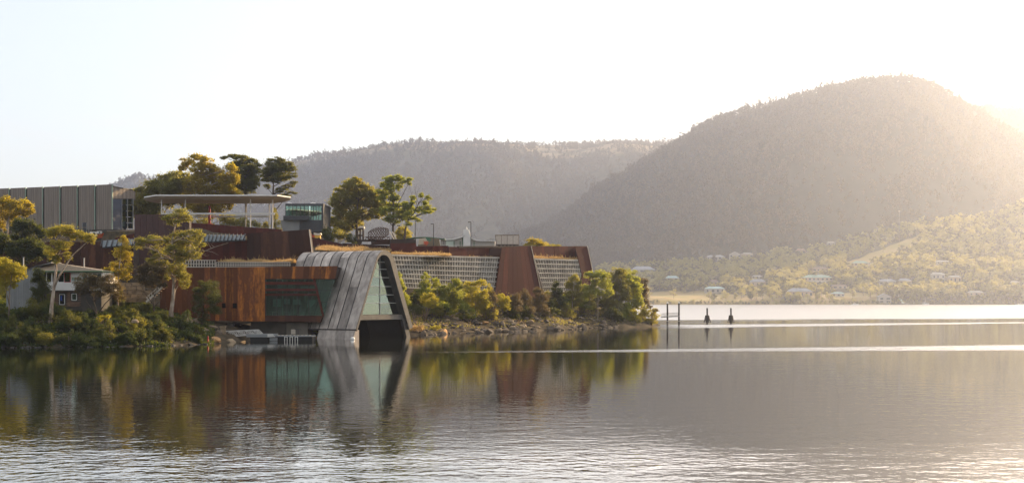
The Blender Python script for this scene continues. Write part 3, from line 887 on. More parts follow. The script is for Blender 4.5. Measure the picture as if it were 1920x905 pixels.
# zinc sheets in courses: 10 strips along the vault, sheets of random length along each strip
SW = L_VAULT / 9.1
def sheet(i0, i1, t0, t1, lift):
    mb = MB()
    for i in range(i0, i1):
        o0, o1, m0, m1 = S_out[i], S_out[i + 1], mid[i], mid[i + 1]
        def up(o, m): 
            v = Vector((o[0] - m[0], o[1] - m[1])).normalized() * lift
            return (o[0] + v.x, o[1] + v.y)
        a, b = up(o0, m0), up(o1, m1)
        mb.add([V3(a[0], a[1], t0), V3(b[0], b[1], t0), V3(b[0], b[1], t1), V3(a[0], a[1], t1), V3(m0[0], m0[1], t0), V3(m1[0], m1[1], t0), V3(m1[0], m1[1], t1), V3(m0[0], m0[1], t1)],
               [(0, 1, 2, 3), (0, 4, 5, 1), (3, 2, 6, 7)], 0)
        if i == i0: mb.add([V3(a[0], a[1], t0), V3(a[0], a[1], t1), V3(m0[0], m0[1], t1), V3(m0[0], m0[1], t0)], [(0, 1, 2, 3)])
        if i == i1 - 1: mb.add([V3(b[0], b[1], t0), V3(b[0], b[1], t1), V3(m1[0], m1[1], t1), V3(m1[0], m1[1], t0)], [(0, 3, 2, 1)])
    return mb
k = 0
t = 0.0
strip = 0
while t < L_VAULT - .2:
    w = SW * (1.1 if strip == 0 else 1.0)
    t1 = min(L_VAULT, t + w)
    cuts = [0]
    while cuts[-1] < NS - 1:
        nxt = cuts[-1] + rnd.choice([2, 3, 3, 4, 5])
        cuts.append(min(nxt, NS - 1))
    for a, b in zip(cuts, cuts[1:]):
        # two courses side by side in a strip, some sheets half width
        if rnd.random() < .4:
            tm = t + w * rnd.uniform(.4, .6)
            sheet(a, b, t + .03, tm - .01, rnd.uniform(0, .03)).build('zinc_panel', MAT['zinc'], vault)
            sheet(a, b, tm + .01, t1 - .1, rnd.uniform(0, .03)).build('zinc_panel', MAT['zinc'], vault)
        else:
            sheet(a, b, t + .03, t1 - .1, rnd.uniform(0, .035)).build('zinc_panel', MAT['zinc'], vault)
    if strip > 0:
        mb = MB()
        pts = [V3(o[0], o[1], t - .04) for o in S_out]
        for p, q in zip(pts, pts[1:]): mb.bar(p, q, .15, .14)
        mb.build('seam', MAT['seam'], vault)
    t = t1; strip += 1
# front rim of the arch
mb = MB()
for i in range(NS - 1):
    a, b, c, d = S_out[i], S_out[i + 1], S_in[i + 1], S_in[i]
    vs = [V3(a[0], a[1], -.06), V3(b[0], b[1], -.06), V3(c[0], c[1], -.06), V3(d[0], d[1], -.06)]
    vb = [v + A * .09 for v in vs]
    mb.add(vs + vb, [(0, 3, 2, 1), (4, 5, 6, 7), (0, 1, 5, 4), (3, 7, 6, 2)])
mb.build('rim', MAT['zinc_edge'], vault)
# glass gable set back in the arch
TG = 1.5
def in_u(z, far):
    L = S_in
    for i in (range(NS - 1) if not far else range(NS - 2, -1, -1)):
        (u0, z0), (u1, z1) = L[i], L[i + 1]
        if (z0 - z) * (z1 - z) <= 0 and abs(z1 - z0) > 1e-6:
            uu = u0 + (u1 - u0) * (z - z0) / (z1 - z0)
            if (far and uu > 8.4) or (not far and uu < 8.6): return uu
    return 8.5
Z_FLOOR = 4.55
zr = [Z_FLOOR + .0, 6.7, 8.3, 9.9, 11.6, 13.2, 14.55, 15.78]
UC = 9.1
for a, b in zip(zr, zr[1:]):
    for (l, r) in ((0, 1), (1, 0)):
        if l == 0:
            q = [(in_u(a, False) , a), (UC, a), (UC, b), (min(UC, in_u(b, False)), b)]
        else:
            q = [(UC, a), (in_u(a, True), a), (max(UC, in_u(b, True)), b), (UC, b)]
        # a pane leans a little, as real panes do
        j = rnd.uniform(-.06, .06)
        vs = [V3(u, z, TG + (j if n < 2 else -j)) for n, (u, z) in enumerate(q)]
        mb = MB(); mb.prism(vs, A * .04); mb.build('pane', MAT['glass_teal'], vault)
for z in zr[1:-1]:
    mb = MB(); mb.bar(V3(in_u(z, False), z, TG - .06), V3(in_u(z, True), z, TG - .06), .09, .1); mb.build('mullion', MAT['steel_white'], vault)
mb = MB(); mb.bar(V3(UC, Z_FLOOR, TG - .08), V3(UC, 15.85, TG - .08), .12, .1); mb.build('mullion', MAT['steel_white'], vault)
# floor beam under the gable, room floor, round pale disc inside, inner back wall
u0, u1 = in_u(Z_FLOOR - .9, False), in_u(Z_FLOOR - .9, True)
mb = MB(); mb.prism([V3(u0 + .05, Z_FLOOR - 1.0, .55), V3(u1 - .05, Z_FLOOR - 1.0, .55), V3(in_u(Z_FLOOR, True) - .05, Z_FLOOR - .05, .55), V3(in_u(Z_FLOOR, False) + .05, Z_FLOOR - .05, .55)], A * (L_VAULT - 1)); mb.build('floor_beam', MAT['zinc_edge'], vault)
mb = MB(); mb.prism([V3(in_u(Z_FLOOR + .1, False) + .1, Z_FLOOR + .1, 9.5), V3(in_u(Z_FLOOR + .1, True) - .1, Z_FLOOR + .1, 9.5), V3(9.4, 15.0, 9.5), V3(7.6, 15.0, 9.5)], A * .2); mb.build('inner_wall', MAT['teal_dark'], vault)
mb = MB(); N = 36
mb.prism([V3(5.5 + 2.0 * math.cos(2 * math.pi * i / N), 7.8 + 2.1 * math.sin(2 * math.pi * i / N), 3.4) for i in range(N)], A * .12); mb.build('round_disc', MAT['pale_green_wall'], vault)
for q in range(5):
    mb = MB(); u = 5.5 + q * 2.1; mb.lathe(V3(u, Z_FLOOR + .1, 4 + (q % 2) * 1.6), [(.35, 0), (.4, .35), (.3, .7), (.05, .75)], 10); mb.build('seat', MAT['white_paint'], vault)
# black pier below the far half and the slipway wall at the near foot
pier = empty('vault_pier', V3(14, 0, 3), 'black tapering pier in the water under the glass gable', 'pier')
mb = MB()
pz = Z_FLOOR - 1.04
q = [(4.2, pz), (14.9, pz), (16.6, -1), (5.9, -1)]
mb.prism([V3(u, z, .95) for u, z in q], A * 7); mb.build('plinth', MAT['void'], pier)  # near-black colour holds the shadow under the gable
mb = MB(); mb.prism([V3(14.95, pz, .4), V3(16.2, pz, .4), V3(18.0, -1, .4), V3(16.7, -1, .4)], A * 3); mb.build('buttress', MAT['zinc_edge'], pier)
slip = empty('slipway_wall', V3(1, 0, 4), 'pale grey sloping concrete footing under the zinc vault eave', 'footing')
for i in range(4):
    t0, t1 = .3 + i * 2.2, .3 + (i + 1) * 2.2 - .04
    mb = MB(); mb.prism([V3(-.75, -.9, t0), V3(1.3, -.9, t0), V3(1.3, 1.72, t0), V3(.25, 1.72, t0)], A * (t1 - t0)); mb.build('slab', MAT['zinc'], slip)
buoy = empty('buoy', P(653, 634, 238.4), 'small white mooring float against the grey footing', 'buoy')
bl = P(653, 636, 238.4); bl.z = .0; bl += Vector((1.2, -3.1, 0)); buoy.location = bl
mb = MB(); mb.lathe(bl, [(.05, -.3), (.3, -.15), (.42, .1), (.36, .38), (.15, .52), (.04, .56)], 12); mb.build('float', MAT['white_paint'], buoy, True)
mb = MB(); mb.tube([bl + Vector((0, 0, .52)), bl + Vector((0, 0, .72))], [.05, .05], 6); mb.build('ring', MAT['dark_steel'], buoy)

# ------------------------------------------------------------------ dock with gangway
DY = 229.0
def D(px, py, dy=0): return P(px, py, DY) + Vector((0, dy, 0))
gang = empty('gangway', D(455, 632), 'white truss gangway sloping from rocks to the floating dock', 'gangway')
for dy in (0, 1.4):
    mb = MB()
    b0, b1, t0_, t1_ = D(428, 631, dy), D(490, 625.5, dy), D(421, 620.5, dy), D(482, 618, dy)
    mb.bar(b0, b1, .13); mb.bar(t0_, t1_, .12); mb.bar(b0, t0_, .12); mb.bar(b1, t1_, .12)
    for i in range(8):
        f0, f1 = i / 8, (i + 1) / 8
        mb.bar(lerp(b0, b1, f0), lerp(t0_, t1_, f0), .09)
        mb.bar(lerp(b0, b1, f1), lerp(t0_, t1_, f0) if i % 2 else lerp(t0_, t1_, f1), .05) if i % 2 == 0 else mb.bar(lerp(t0_, t1_, f0), lerp(b0, b1, f1), .06)
        mb.bar(lerp(b0, b1, f0), lerp(t0_, t1_, f1), .06)
    mb.build('railing', MAT['steel_white'], gang)
slab(gang, 'deck', [D(428, 631.6), D(490, 626.2), D(490, 625.4), D(428, 630.8)], (0, 1.4, 0), 'grey_sheet')
dock = empty('floating_dock', D(510, 634), 'low grey floating dock with black floats beneath the gallery window', 'dock')
def dz(py): return wz(py, DY)
mb = MB(); mb.box(wx(463, DY), wx(516, DY), DY - .6, DY + 3, dz(631.5), dz(625.8)); mb.build('deck', MAT['grey_sheet'], dock)
mb = MB(); mb.prism([D(503, 631.4, -.75), D(517, 630.8, -.75), D(512.5, 625.6, -.75), D(503, 625.6, -.75)], (0, .14, 0)); mb.build('end_plate', MAT['steel_white'], dock)
mb = MB(); mb.box(wx(470, DY), wx(504, DY), DY - .4, DY + 3, -.25, dz(631.6)); mb.build('float', MAT['rubber'], dock)
mb = MB(); mb.box(wx(516, DY), wx(586, DY), DY + .2, DY + 4, dz(631), dz(628.9)); mb.build('deck', MAT['grey_sheet'], dock)
mb = MB(); mb.box(wx(518, DY), wx(585, DY), DY + .5, DY + 4, -.25, dz(631.1)); mb.build('float', MAT['rubber'], dock)
mb = MB(); mb.box(wx(506, DY), wx(520, DY), DY - .3, DY + .1, dz(638), dz(632.5)); mb.build('fender', MAT['grey_sheet'], dock)
for px in (533, 543, 552.5):
    mb = MB(); X = wx(px, DY)
    mb.box(X, X + .12, DY, DY + .12, -.2, dz(631.6)); mb.box(X + .45, X + .57, DY, DY + .12, -.2, dz(631.6)); mb.box(X, X + .57, DY, DY + .12, dz(631.6), dz(630.6))
    mb.build('ladder', MAT['steel_white'], dock)
for i in range(9):
    X = wx(520 + i * 7.4, DY); mb = MB(); mb.box(X, X + .28, DY + .3, DY + .6, dz(628.9), dz(627.7)); mb.build('cleat', MAT['cream_paint'], dock)
tb = empty('dock_table', D(554, 628), 'small flat topped table on thin post standing on the dock', 'table')
mb = MB(); mb.box(wx(550, DY), wx(562, DY), DY + 1.6, DY + 2.2, dz(617.9), dz(617)); mb.build('top', MAT['dark_steel'], tb)
mb = MB(); mb.box(wx(555.4, DY), wx(556.3, DY), DY + 1.8, DY + 1.9, dz(628.9), dz(618)); mb.build('post', MAT['dark_steel'], tb)
post = empty('stone_post', P(418, 631, 227), 'squat tan stone block post at the head of the gangway', 'post')
mb = MB(); X0, X1 = wx(414, 227), wx(422.5, 227)
mb.box(X0, X1, 226.6, 227.4, .3, wz(613, 227)); mb.box(X0 - .08, X1 + .08, 226.5, 227.5, wz(613, 227), wz(611, 227)); mb.build('block', MAT['rock_tan'], post)
kb = empty('buoy', P(390, 638, 214), 'small red marker float by the dark bushes at the water edge', 'buoy')
k0 = P(390, 640, 213); k0.z = 0; kb.location = k0
mb = MB(); mb.lathe(k0, [(.1, -.3), (.32, -.1), (.34, .15), (.15, .5), (.1, 1.1), (.12, 1.15), (.05, 1.3)], 10); mb.build('float', MAT['red_paint'], kb, True)
mb = MB(); mb.tube([k0 + Vector((0, 0, 1.25)), k0 + Vector((.1, 0, 1.7))], [.03, .02], 5); mb.build('staff', MAT['dark_steel'], kb)

# ------------------------------------------------------------------ long lattice-and-rust museum wall on the right
WA, WB = Vector((wx(735, 292), 292, 0)), Vector((wx(1112, 358), 358, 0))
WD = (WB - WA).normalized(); WN = Vector((WD.y, -WD.x, 0))      # towards the viewer
def W(px, py, off=0.0):
    """pixel onto the wall plane, off metres behind it"""
    A0 = WA - WN * off
    dx, dy = WB.x - WA.x, WB.y - WA.y
    k = (px - HX) / F
    t = (k * A0.y - A0.x) / (dx - k * dy)
    Y = A0.y + t * dy
    return P(px, py, Y)
mw = empty('museum_wall_block', W(900, 575), 'long low museum block with pale concrete lattice panels between tapering rust walls', 'building')
back = -WN
def lattice(TL, TR, BR, BL, rows, n):
    dep = back * .55
    mb = MB()
    for i in range(rows + 1):
        a, b = lerp(TL, BL, i / rows), lerp(TR, BR, i / rows)
        hh = Vector((0, 0, .15 if i else .2))
        mb.prism([a - hh, b - hh, b + hh, a + hh], dep)
    for j in range(n + 1):
        x = j / n
        t, b = lerp(TL, TR, x), lerp(BL, BR, x)
        # uprights are vertical: clip by the slanting edges
        w = WD * (.125 if j % 4 else .16)
        mb.prism([b - w - WN * .03, b + w - WN * .03, t + w - WN * .03, t - w - WN * .03], dep * .9)
    o = mb.build('concrete_grid', MAT['lattice'], mw)
    o['kind'] = 'stuff'
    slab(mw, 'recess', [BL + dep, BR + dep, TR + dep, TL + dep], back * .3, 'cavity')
lattice(W(728, 478), W(938, 483), W(929, 546), W(742, 538), 7, 42)
lattice(W(1003, 485.5), W(1095, 488), W(1083, 546), W(1020, 546), 7, 19)
slab(mw, 'low_wall', [W(735, 572), W(940, 574), W(940, 546.6), W(735, 538.8)], back * .6, 'rust_dark')
slab(mw, 'low_wall', [W(1008, 574), W(1100, 572), W(1092, 546.8), W(1010, 546.8)], back * .6, 'rust_dark')
for (a, b, y) in ((742, 850, 571), (1016, 1075, 572)):
    mb = MB()
    T0, T1, B0, B1 = W(a, y, -.2), W(b, y + .6, -.2), W(a, y + 13, -.2), W(b, y + 13, -.2)
    for i in range(3): mb.prism([lerp(T0, B0, i / 2.5) - Vector((0, 0, .1)), lerp(T1, B1, i / 2.5) - Vector((0, 0, .1)), lerp(T1, B1, i / 2.5) + Vector((0, 0, .1)), lerp(T0, B0, i / 2.5) + Vector((0, 0, .1))], back * .15)
    n = int((b - a) / 4.9)
    for j in range(n + 1):
        t_, b_ = lerp(T0, T1, j / n), lerp(B0, B1, j / n); w = WD * .1
        mb.prism([b_ - w - WN * .03, b_ + w - WN * .03, t_ + w - WN * .03, t_ - w - WN * .03], back * .1)
    o = mb.build('concrete_grid', MAT['lattice'], mw); o['kind'] = 'stuff'
# tapered rust wall between the lattices
panel_wall(mw, W(941, 463.5, -.5), W(995, 461, -.5), W(1017, 560, -.5), W(927, 560, -.5), 8, 'rust_red', back=back * .15, jit=.02, gap=.025)
slab(mw, 'wall', [W(927.5, 560, -.3), W(1016.5, 560, -.3), W(995, 461.6, -.3), W(941.5, 464, -.3)], back * 7, 'rust_brown')
mb = MB(); mb.bar(W(995.6, 461, -.55), W(1017.6, 560, -.55), .22, .12); mb.build('sunlit_trim', MAT['cream_paint'], mw)  # cream colour paints the sunlit line along the wall edge
# band that runs on to the west above the first lattice
slab(mw, 'parapet', [W(842, 480, 4), W(941, 483.5, 4), W(941, 463.5, 4), W(842, 462.5, 4)], back * .5, 'rust_red')
panel_wall(mw, W(842, 462.5, 3.8), W(941, 463.5, 3.8), W(941, 483.5, 3.8), W(842, 480, 3.8), 9, 'rust_red', back=back * .15, jit=.02, gap=.03)
slab(mw, 'parapet_cap', [W(860, 464.5, 3.6), W(998, 463, 3.6), W(998, 460.2, 3.6), W(860, 461.2, 3.6)], back * .5, 'rust_dark')
# recessed parapet over the second lattice and the end wall
panel_wall(mw, W(992, 461.4, 3.0), W(1090, 461.4, 3.0), W(1092, 490, 3.0), W(998, 488, 3.0), 11, 'rust_red', back=back * .15, jit=.05, gap=.04)
slab(mw, 'parapet', [W(996, 490, 3.3), W(1090, 491, 3.3), W(1088, 462, 3.3), W(994, 462, 3.3)], back * .4, 'rust_dark')
panel_wall(mw, W(1078, 461.2, -.1), W(1101, 461.2, -.1), W(1113.5, 519, -.1), W(1092, 519, -.1), 2, 'rust_red', back=back * .15, jit=.02, gap=.02)
slab(mw, 'wall', [W(1086, 560, .2), W(1122, 560, .2), W(1101, 461.6, .2), W(1095, 461.6, .2)], back * 22, 'rust_brown')
slab(mw, 'wall', [W(1084.5, 560, -.1), W(1122.4, 560, -.1), W(1113.3, 519.4, -.1), W(1090.5, 519.4, -.1)], back * .28, 'rust_red')
mb = MB(); mb.bar(W(1101.3, 461, -.2), W(1122.8, 562, -.2), .2, .14); mb.build('sunlit_trim', MAT['cream_paint'], mw)  # cream again stands for sun on the edge
# planted roof strips
slab(mw, 'roof', [W(728, 479.5, .5), W(938, 484.5, .5), W(938, 482.8, .5), W(728, 478.2, .5)], back * 14, 'concrete')
slab(mw, 'roof', [W(1003, 487.5, .5), W(1094, 489, .5), W(1094, 487.4, .5), W(1003, 485.6, .5)], back * 3, 'concrete')

def grass_strip(p0, p1, depth, n, h, name, label, mat='dry_grass', hump=0.0, zoff=0.0):
    """tufts of blades along a strip from p0 to p1 going back 'depth'"""
    r = np.random.default_rng(abs(hash(name + label)) % 999 if 0 else len(label) * 7 + n % 97)
    p0, p1, dv = np.array(p0), np.array(p1), np.array(depth)
    t = r.random(n); s = r.random(n)
    pos = p0 + (p1 - p0) * t[:, None] + dv * s[:, None]
    lump = np.array([noise.noise((float(x) * .35, float(y) * .35, 1.3)) for x, y in pos[:, :2]])
    pos[:, 2] += hump * .3 * np.clip(lump + .35, 0, 1) + zoff - .1
    hh = h * (.5 + .6 * np.clip(lump + .45, 0, 1)) * r.uniform(.2, 1.5, n) * (1 + (r.random(n) < .04) * .9)
    d = r.normal(size=(n, 3)); d[:, 2] = 0; d /= np.linalg.norm(d, axis=1)[:, None]
    lean = r.normal(size=(n, 3)) * .5; lean[:, 2] = 1
    w = .05 + .05 * r.random((n, 1))
    top = pos + lean * hh[:, None]
    V = np.stack([pos - d * w, pos + d * w, top + d * w * .3, top - d * w * .3], 1).reshape(-1, 3)
    o = link(name, np_mesh(name, V, np.arange(len(V)).reshape(-1, 4), MAT[mat]))
    return tag(o, label, kind='stuff')
grass_strip(W(735, 478.6, .3), W(938, 483, .3), back * 4.5, 8000, .32, 'grass', 'dry golden grass on the roof above the longer lattice wall')
grass_strip(W(998, 485.3, .2), W(1093, 487.6, .2), back * 2.6, 3600, .9, 'grass', 'dry golden grass on the roof above the shorter lattice wall')

# ------------------------------------------------------------------ rust parapets stepping across the plateau
def rust_wall(label, TL, TR, BR, BL, Y, n, mat, Y2=None, thick=.4, cap=None, group=None):
    Y2 = Y2 or Y
    a, b, c, d = P(*TL, Y), P(*TR, Y2), P(*BR, Y2), P(*BL, Y)
    dirv = Vector((b.x - a.x, b.y - a.y, 0)).normalized(); bk = Vector((-dirv.y, dirv.x, 0))
    t = empty('rust_wall', ((a + b + c + d) / 4).xy.to_3d() + Vector((0, 0, min(c.z, d.z))), label, 'wall', group)
    slab(t, 'core', [d + bk * .14, c + bk * .14, b + bk * .14, a + bk * .14], bk * thick, 'rust_dark')
    panel_wall(t, a, b, c, d, n, mat, back=bk * .12, jit=.03, gap=.04)
    if cap: slab(t, 'cap', [a - bk * .05, b - bk * .05, b - bk * .05 + Vector((0, 0, cap)), a - bk * .05 + Vector((0, 0, cap))], bk * (thick + .3), 'rust_dark')
    return t
rust_wall('reddish brown steel parapet dipping down behind the top of the vault', (583, 445), (642, 458), (642, 476), (583, 470), 313, 6, 'rust_red', cap=.15)
rust_wall('low dark rusty parapet below the openwork truck', (642, 457), (734, 462), (734, 480), (642, 478), 312, 9, 'rust_brown', 310, cap=.2)
rust_wall('raised rusty box parapet with black capping, below the lamp posts', (732, 455.5), (780, 455.5), (784, 477), (732, 477), 308, 5, 'rust_red', 309, thick=3, cap=.95)
rust_wall('red brown steel parapet in front of the painted mural wall', (781, 461.5), (841, 460.5), (841, 482), (781, 480), 314, 6, 'rust_red', 318)
box = empty('steel_box', P(697, 462, 306), 'tan front panel of a steel bin on the rusty parapet', 'box')
slab(box, 'front', [P(693, 458.5, 309.6), P(732, 458.5, 309.6), P(732, 448.5, 309.6), P(712, 448.5, 309.6)], (0, .2, 0), 'rust_brown')
slab(box, 'body', [P(714, 458, 309.85), P(732, 458, 309.85), P(732, 448.8, 309.85), P(714, 448.8, 309.85)], (0, 2.2, 0), 'brick_tan')
grass_strip(P(590, 468, 300), P(728, 474, 300), (0, 10, 1.2), 9000, .4, 'grass', 'dry golden grass sloping down behind the crown of the zinc vault')
grass_strip(P(733, 476, 300), P(842, 479, 306), (0, 8, .6), 5000, .42, 'grass', 'tufts of dry grass at the foot of the raised parapet')
# soil under that grass
mb = MB(); mb.add([P(560, 478, 298), P(845, 482, 300), P(845, 478, 314), P(560, 466, 314)], [(0, 1, 2, 3)]); tag(mb.build('roof_soil', MAT['bank_earth']), 'earth roof behind the vault', kind='structure')

# dark museum walls behind the gallery wing
rust_wall('tall dark brown steel block with slanting end beside the vault', (463, 437.5), (579, 430), (588, 500), (463, 500), 266, 9, 'rust_brown', 262, thick=.8)
sl = empty('sunlit_trim_bar', P(583, 470, 262), 'thin steel edge coloured as if sunlit on the slanting end of the brown block', 'trim')
mb = MB(); mb.bar(P(579.6, 430, 261.9), P(588.8, 500, 261.9), .18, .1); mb.build('bar', MAT['cream_paint'], sl)  # sunlight on the block's edge put into the cream colour
rust_wall('deep red steel wall under the slatted awning', (372, 446), (464, 450), (464, 500), (372, 500), 268, 8, 'rust_red', 268, thick=1)
rust_wall('long red brown parapet in front of the white canopy', (352, 417), (528, 430), (528, 441), (352, 444), 305, 15, 'rust_red', 300, thick=.6)
rust_wall('mauve brown steel wall beneath the canopy terrace', (252, 402), (355, 402), (355, 505), (252, 505), 272, 9, 'rust_mauve', 272, thick=1.5)
rust_wall('very dark brown steel wall behind the white house', (-60, 455), (250, 452), (250, 515), (-60, 520), 262, 22, 'rust_brown', 262, thick=4)
rust_wall('dark red steel wall end rising above the low awning', (216, 446), (252, 437), (252, 452), (216, 453), 268, 3, 'rust_red', 268)
def awning(label, pts, n, Y):
    t = empty('slatted_awning', P(pts[0][0], pts[0][1], Y), label, 'awning')
    (x0, ya0, yb0), (x1, ya1, yb1) = pts
    slab(t, 'glass_sheet', [P(x0, yb0, Y), P(x1, yb1, Y), P(x1, ya1, Y + 2), P(x0, ya0, Y + 2)], (0, .05, .03), 'awning_glass')
    slab(t, 'soffit', [P(x0, yb0, Y + .3) - Vector((0, 0, .2)), P(x1, yb1, Y + .3) - Vector((0, 0, .2)), P(x1, ya1, Y + 2.3) - Vector((0, 0, .2)), P(x0, ya0, Y + 2.3) - Vector((0, 0, .2))], (0, .05, -.1), 'charcoal')
    for i in range(n + 1):
        f = i / n
        a = P(x0 + (x1 - x0) * f, ya0 + (ya1 - ya0) * f, Y + 1.9); b = P(x0 + (x1 - x0) * f - 3.5, yb0 + (yb1 - yb0) * f, Y - .1)
        mb = MB(); mb.bar(a + Vector((0, 0, .18)), b + Vector((0, 0, .1)), .16, .3); mb.build('fin', MAT['dark_steel'], t)
    return t
awning('slatted glass awning along the deep red wall below the canopy', ((378, 440, 453), (460, 440.5, 449)), 11, 264)
awning('slatted glass awning low over the dark wall, behind golden gum', ((192, 451, 463), (252, 448, 458)), 6, 259)
bal = empty('low_lattice_balustrade', P(400, 499, 246), 'pale concrete lattice balustrade along the roof of the rust wing', 'balustrade')
mb = MB()
for (x0, x1, y0, y1, st) in ((328, 405, 487.5, 501, 5.0), (405, 545, 491.5, 501, 4.6)):
    YB = 250
    for y in (y0, (y0 + y1) / 2, y1 - 1):
        mb.box(wx(x0, YB), wx(x1, YB), YB, YB + .25, wz(y + .8, YB), wz(y - .6, YB))
    x = x0
    while x <= x1:
        mb.box(wx(x, YB) - .09, wx(x, YB) + .09, YB + .03, YB + .22, wz(y1, YB), wz(y0, YB)); x += st
o = mb.build('concrete_grid', MAT['lattice'], bal); o['kind'] = 'stuff'
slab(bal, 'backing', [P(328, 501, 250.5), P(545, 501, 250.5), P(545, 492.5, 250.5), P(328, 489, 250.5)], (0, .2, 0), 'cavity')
grass_strip(P(410, 492, 252), P(548, 492.5, 252), (0, 5, .2), 6500, .55, 'grass', 'dry grass growing on the roof of the rust wing', hump=.4)
slab(gal, 'planter', [P(405, 500, 251.5), P(552, 500, 251.5), P(552, 493.5, 251.5), P(405, 493.5, 251.5)], (0, 7, 0), 'rust_dark')

# ------------------------------------------------------------------ white canopy pavilion
can = empty('canopy_pavilion', P(410, 437, 325), 'large flat white canopy on slim white columns above the red parapet', 'canopy')
YF, YK = 316.0, 335.0
zt = wz(365.0, YF)
xs_ = [wx(270, YF + 6), wx(292, YF), wx(520, YF), wx(545, YF + 6), wx(545, YF + 12), wx(520, YK), wx(292, YK), wx(270, YF + 12)]
ys_ = [YF + 6, YF, YF, YF + 6, YF + 12, YK, YK, YF + 12]
mb = MB(); top = [Vector((x, y, zt)) for x, y in zip(xs_, ys_)]; cx_ = sum(p.x for p in top) / 8; cyy = sum(p.y for p in top) / 8
low = [Vector((p.x, p.y, zt - .3)) for p in top]
bot = [Vector((cx_ + (p.x - cx_) * .93, cyy + (p.y - cyy) * .86, zt - .85)) for p in top]
n8 = 8
mb.add(top, [tuple(range(8))]); mb.add(top + low, [(i, i + 8, (i + 1) % 8 + 8, (i + 1) % 8) for i in range(8)])
mb.build('roof', MAT['white_paint'], can)
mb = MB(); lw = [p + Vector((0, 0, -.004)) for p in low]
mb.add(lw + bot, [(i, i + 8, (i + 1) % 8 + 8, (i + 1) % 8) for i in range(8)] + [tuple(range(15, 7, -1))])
mb.build('soffit', MAT['cream_paint'], can)  # cream colour stands for warm light bounced up to the underside
mb = MB(); mb.box(wx(381, YF + 3), wx(431, YF + 3), YF + 3, YF + 3.8, zt - .97, zt - .85 + .02); mb.build('skylight', MAT['white_paint'], can)
cb = P(410, 441, YF + 4).z
for px, yy, bb in ((303, YF + 3, 402), (347.5, YF + 3, 441), (345, YK - 4, 441), (469.5, YF + 3, 441), (460.5, YK - 4, 441), (511, YF + 3, 441), (505, YK - 4, 441)):
    mb = MB(); X = wx(px, yy); mb.tube([(X, yy, wz(bb, yy)), (X, yy, zt - .9)], [.16, .16], 8); mb.build('column', MAT['steel_white'], can)
mb = MB(); mb.box(wx(303, YF + 2), wx(515, YF + 2), YF + 2, YF + 2.3, wz(402.3, YF + 2), wz(398.8, YF + 2)); mb.build('beam', MAT['steel_white'], can)
mb = MB(); mb.box(wx(364, YK - 3), wx(507, YK - 3), YK - 3.2, YK - 3, wz(407.5, YK - 3), wz(404.5, YK - 3)); mb.build('beam', MAT['steel_white'], can)
rp = empty('red_post', P(393, 420, 330), 'slim red post standing under the white canopy', 'post')
mb = MB(); p0 = P(393, 420, 330); mb.tube([p0, P(393, 386, 330)], [.35, .3], 8); mb.build('pole', MAT['red_paint'], rp)
mb = MB(); mb.box(p0.x - .7, p0.x + .7, 329.6, 330.4, p0.z - .1, p0.z + .12); mb.build('base', MAT['red_paint'], rp)

# ------------------------------------------------------------------ timber clad building
tim = empty('timber_building', (wx(110, 336), 336, 24.5), 'grey timber clad block of tall upright panels with dark gaps on the hilltop', 'building')
def ty(px): return 352.8 + (345.5 - 352.8) * (px - 17) / (210 - 17)
YL, YR = 343.0, 330.0
def TY(px): return YR + (210 - px) / 210 * (YL - YR)
edges = [-78, -47, -15, 17, 48, 80, 112.6, 145, 178, 210.5]
for a, b in zip(edges, edges[1:]):
    ya, yb = ty(b) + .4, 430
    q = [P(a + 2.6, yb, TY(a)), P(b - 1.2, yb, TY(b)), P(b - 1.2, ty(b - 1), TY(b)), P(a + 2.6, ty(a), TY(a))]
    m_ = MB(); m_.prism(q, (.12, .3, 0)); m_.build('timber_panel', MAT['timber_battens'], tim)
    q = [P(b - 1.1, yb, TY(b)), P(b + .2, yb, TY(b)), P(b + .2, ty(b) - .6, TY(b)), P(b - 1.1, ty(b) - .6, TY(b))]
    m_ = MB(); m_.prism(q, (0, .5, 0)); m_.build('edge_strip', MAT['green_roof'], tim)
slab(tim, 'wall', [P(-78, 430, TY(-78) + .7), P(210, 430, TY(210) + .7), P(210, 347.5, TY(210) + .7), P(-78, 358, TY(-78) + .7)], (0, 12, 0), 'void')
# return wall with sloping roof edge
slab(tim, 'wall', [P(211, 372.5, 330.3), P(249, 372.5, 338), P(249, 357, 338), P(211, 350, 330.3)], (-.5, 4, 0), 'timber_battens')
mb = MB(); mb.bar(P(210.6, 349.3, 330.2), P(249.6, 356.6, 338.2), .25, .3); mb.build('roof_edge', MAT['dark_steel'], tim)
slab(tim, 'door', [P(211.5, 430, 330.6), P(228, 430, 334), P(228, 373, 334), P(211.5, 373, 330.6)], (-.4, 3, 0), 'timber_door')
for i in range(2):
    for j in range(5):
        xa, xb = 229 + i * 10.5, 238.6 + i * 10.5; y1_, y0_ = 428 - j * 11, 428 - j * 11 - 10.2
        q = [P(xa, y1_, 334.3 + i * 2), P(xb, y1_, 336.2 + i * 2), P(xb, y0_, 336.2 + i * 2), P(xa, y0_, 334.3 + i * 2)]
        slab(tim, 'pane', q, (-.05, .08, 0), 'glass_teal')
for i in range(3):
    x = 228.5 + i * 10.5
    mb = MB(); mb.bar(P(x, 430, 334 + i * 2), P(x, 372.7, 334 + i * 2), .2); mb.build('mullion', MAT['grey_sheet'], tim)
slab(tim, 'plinth', [P(200, 436.5, 329), P(252, 436, 336), P(252, 430.4, 336), P(200, 431, 329)], (0, 6, 0), 'concrete')
slab(tim, 'plinth', [P(-78, 437, 340), P(199, 437, 329.2), P(199, 430.4, 329.2), P(-78, 430.4, 340)], (0, 12, 0), 'concrete_dark')
rs_ = empty('orange_wall', P(215, 446, 322), 'bright orange red low wall strip below the timber building', 'wall')
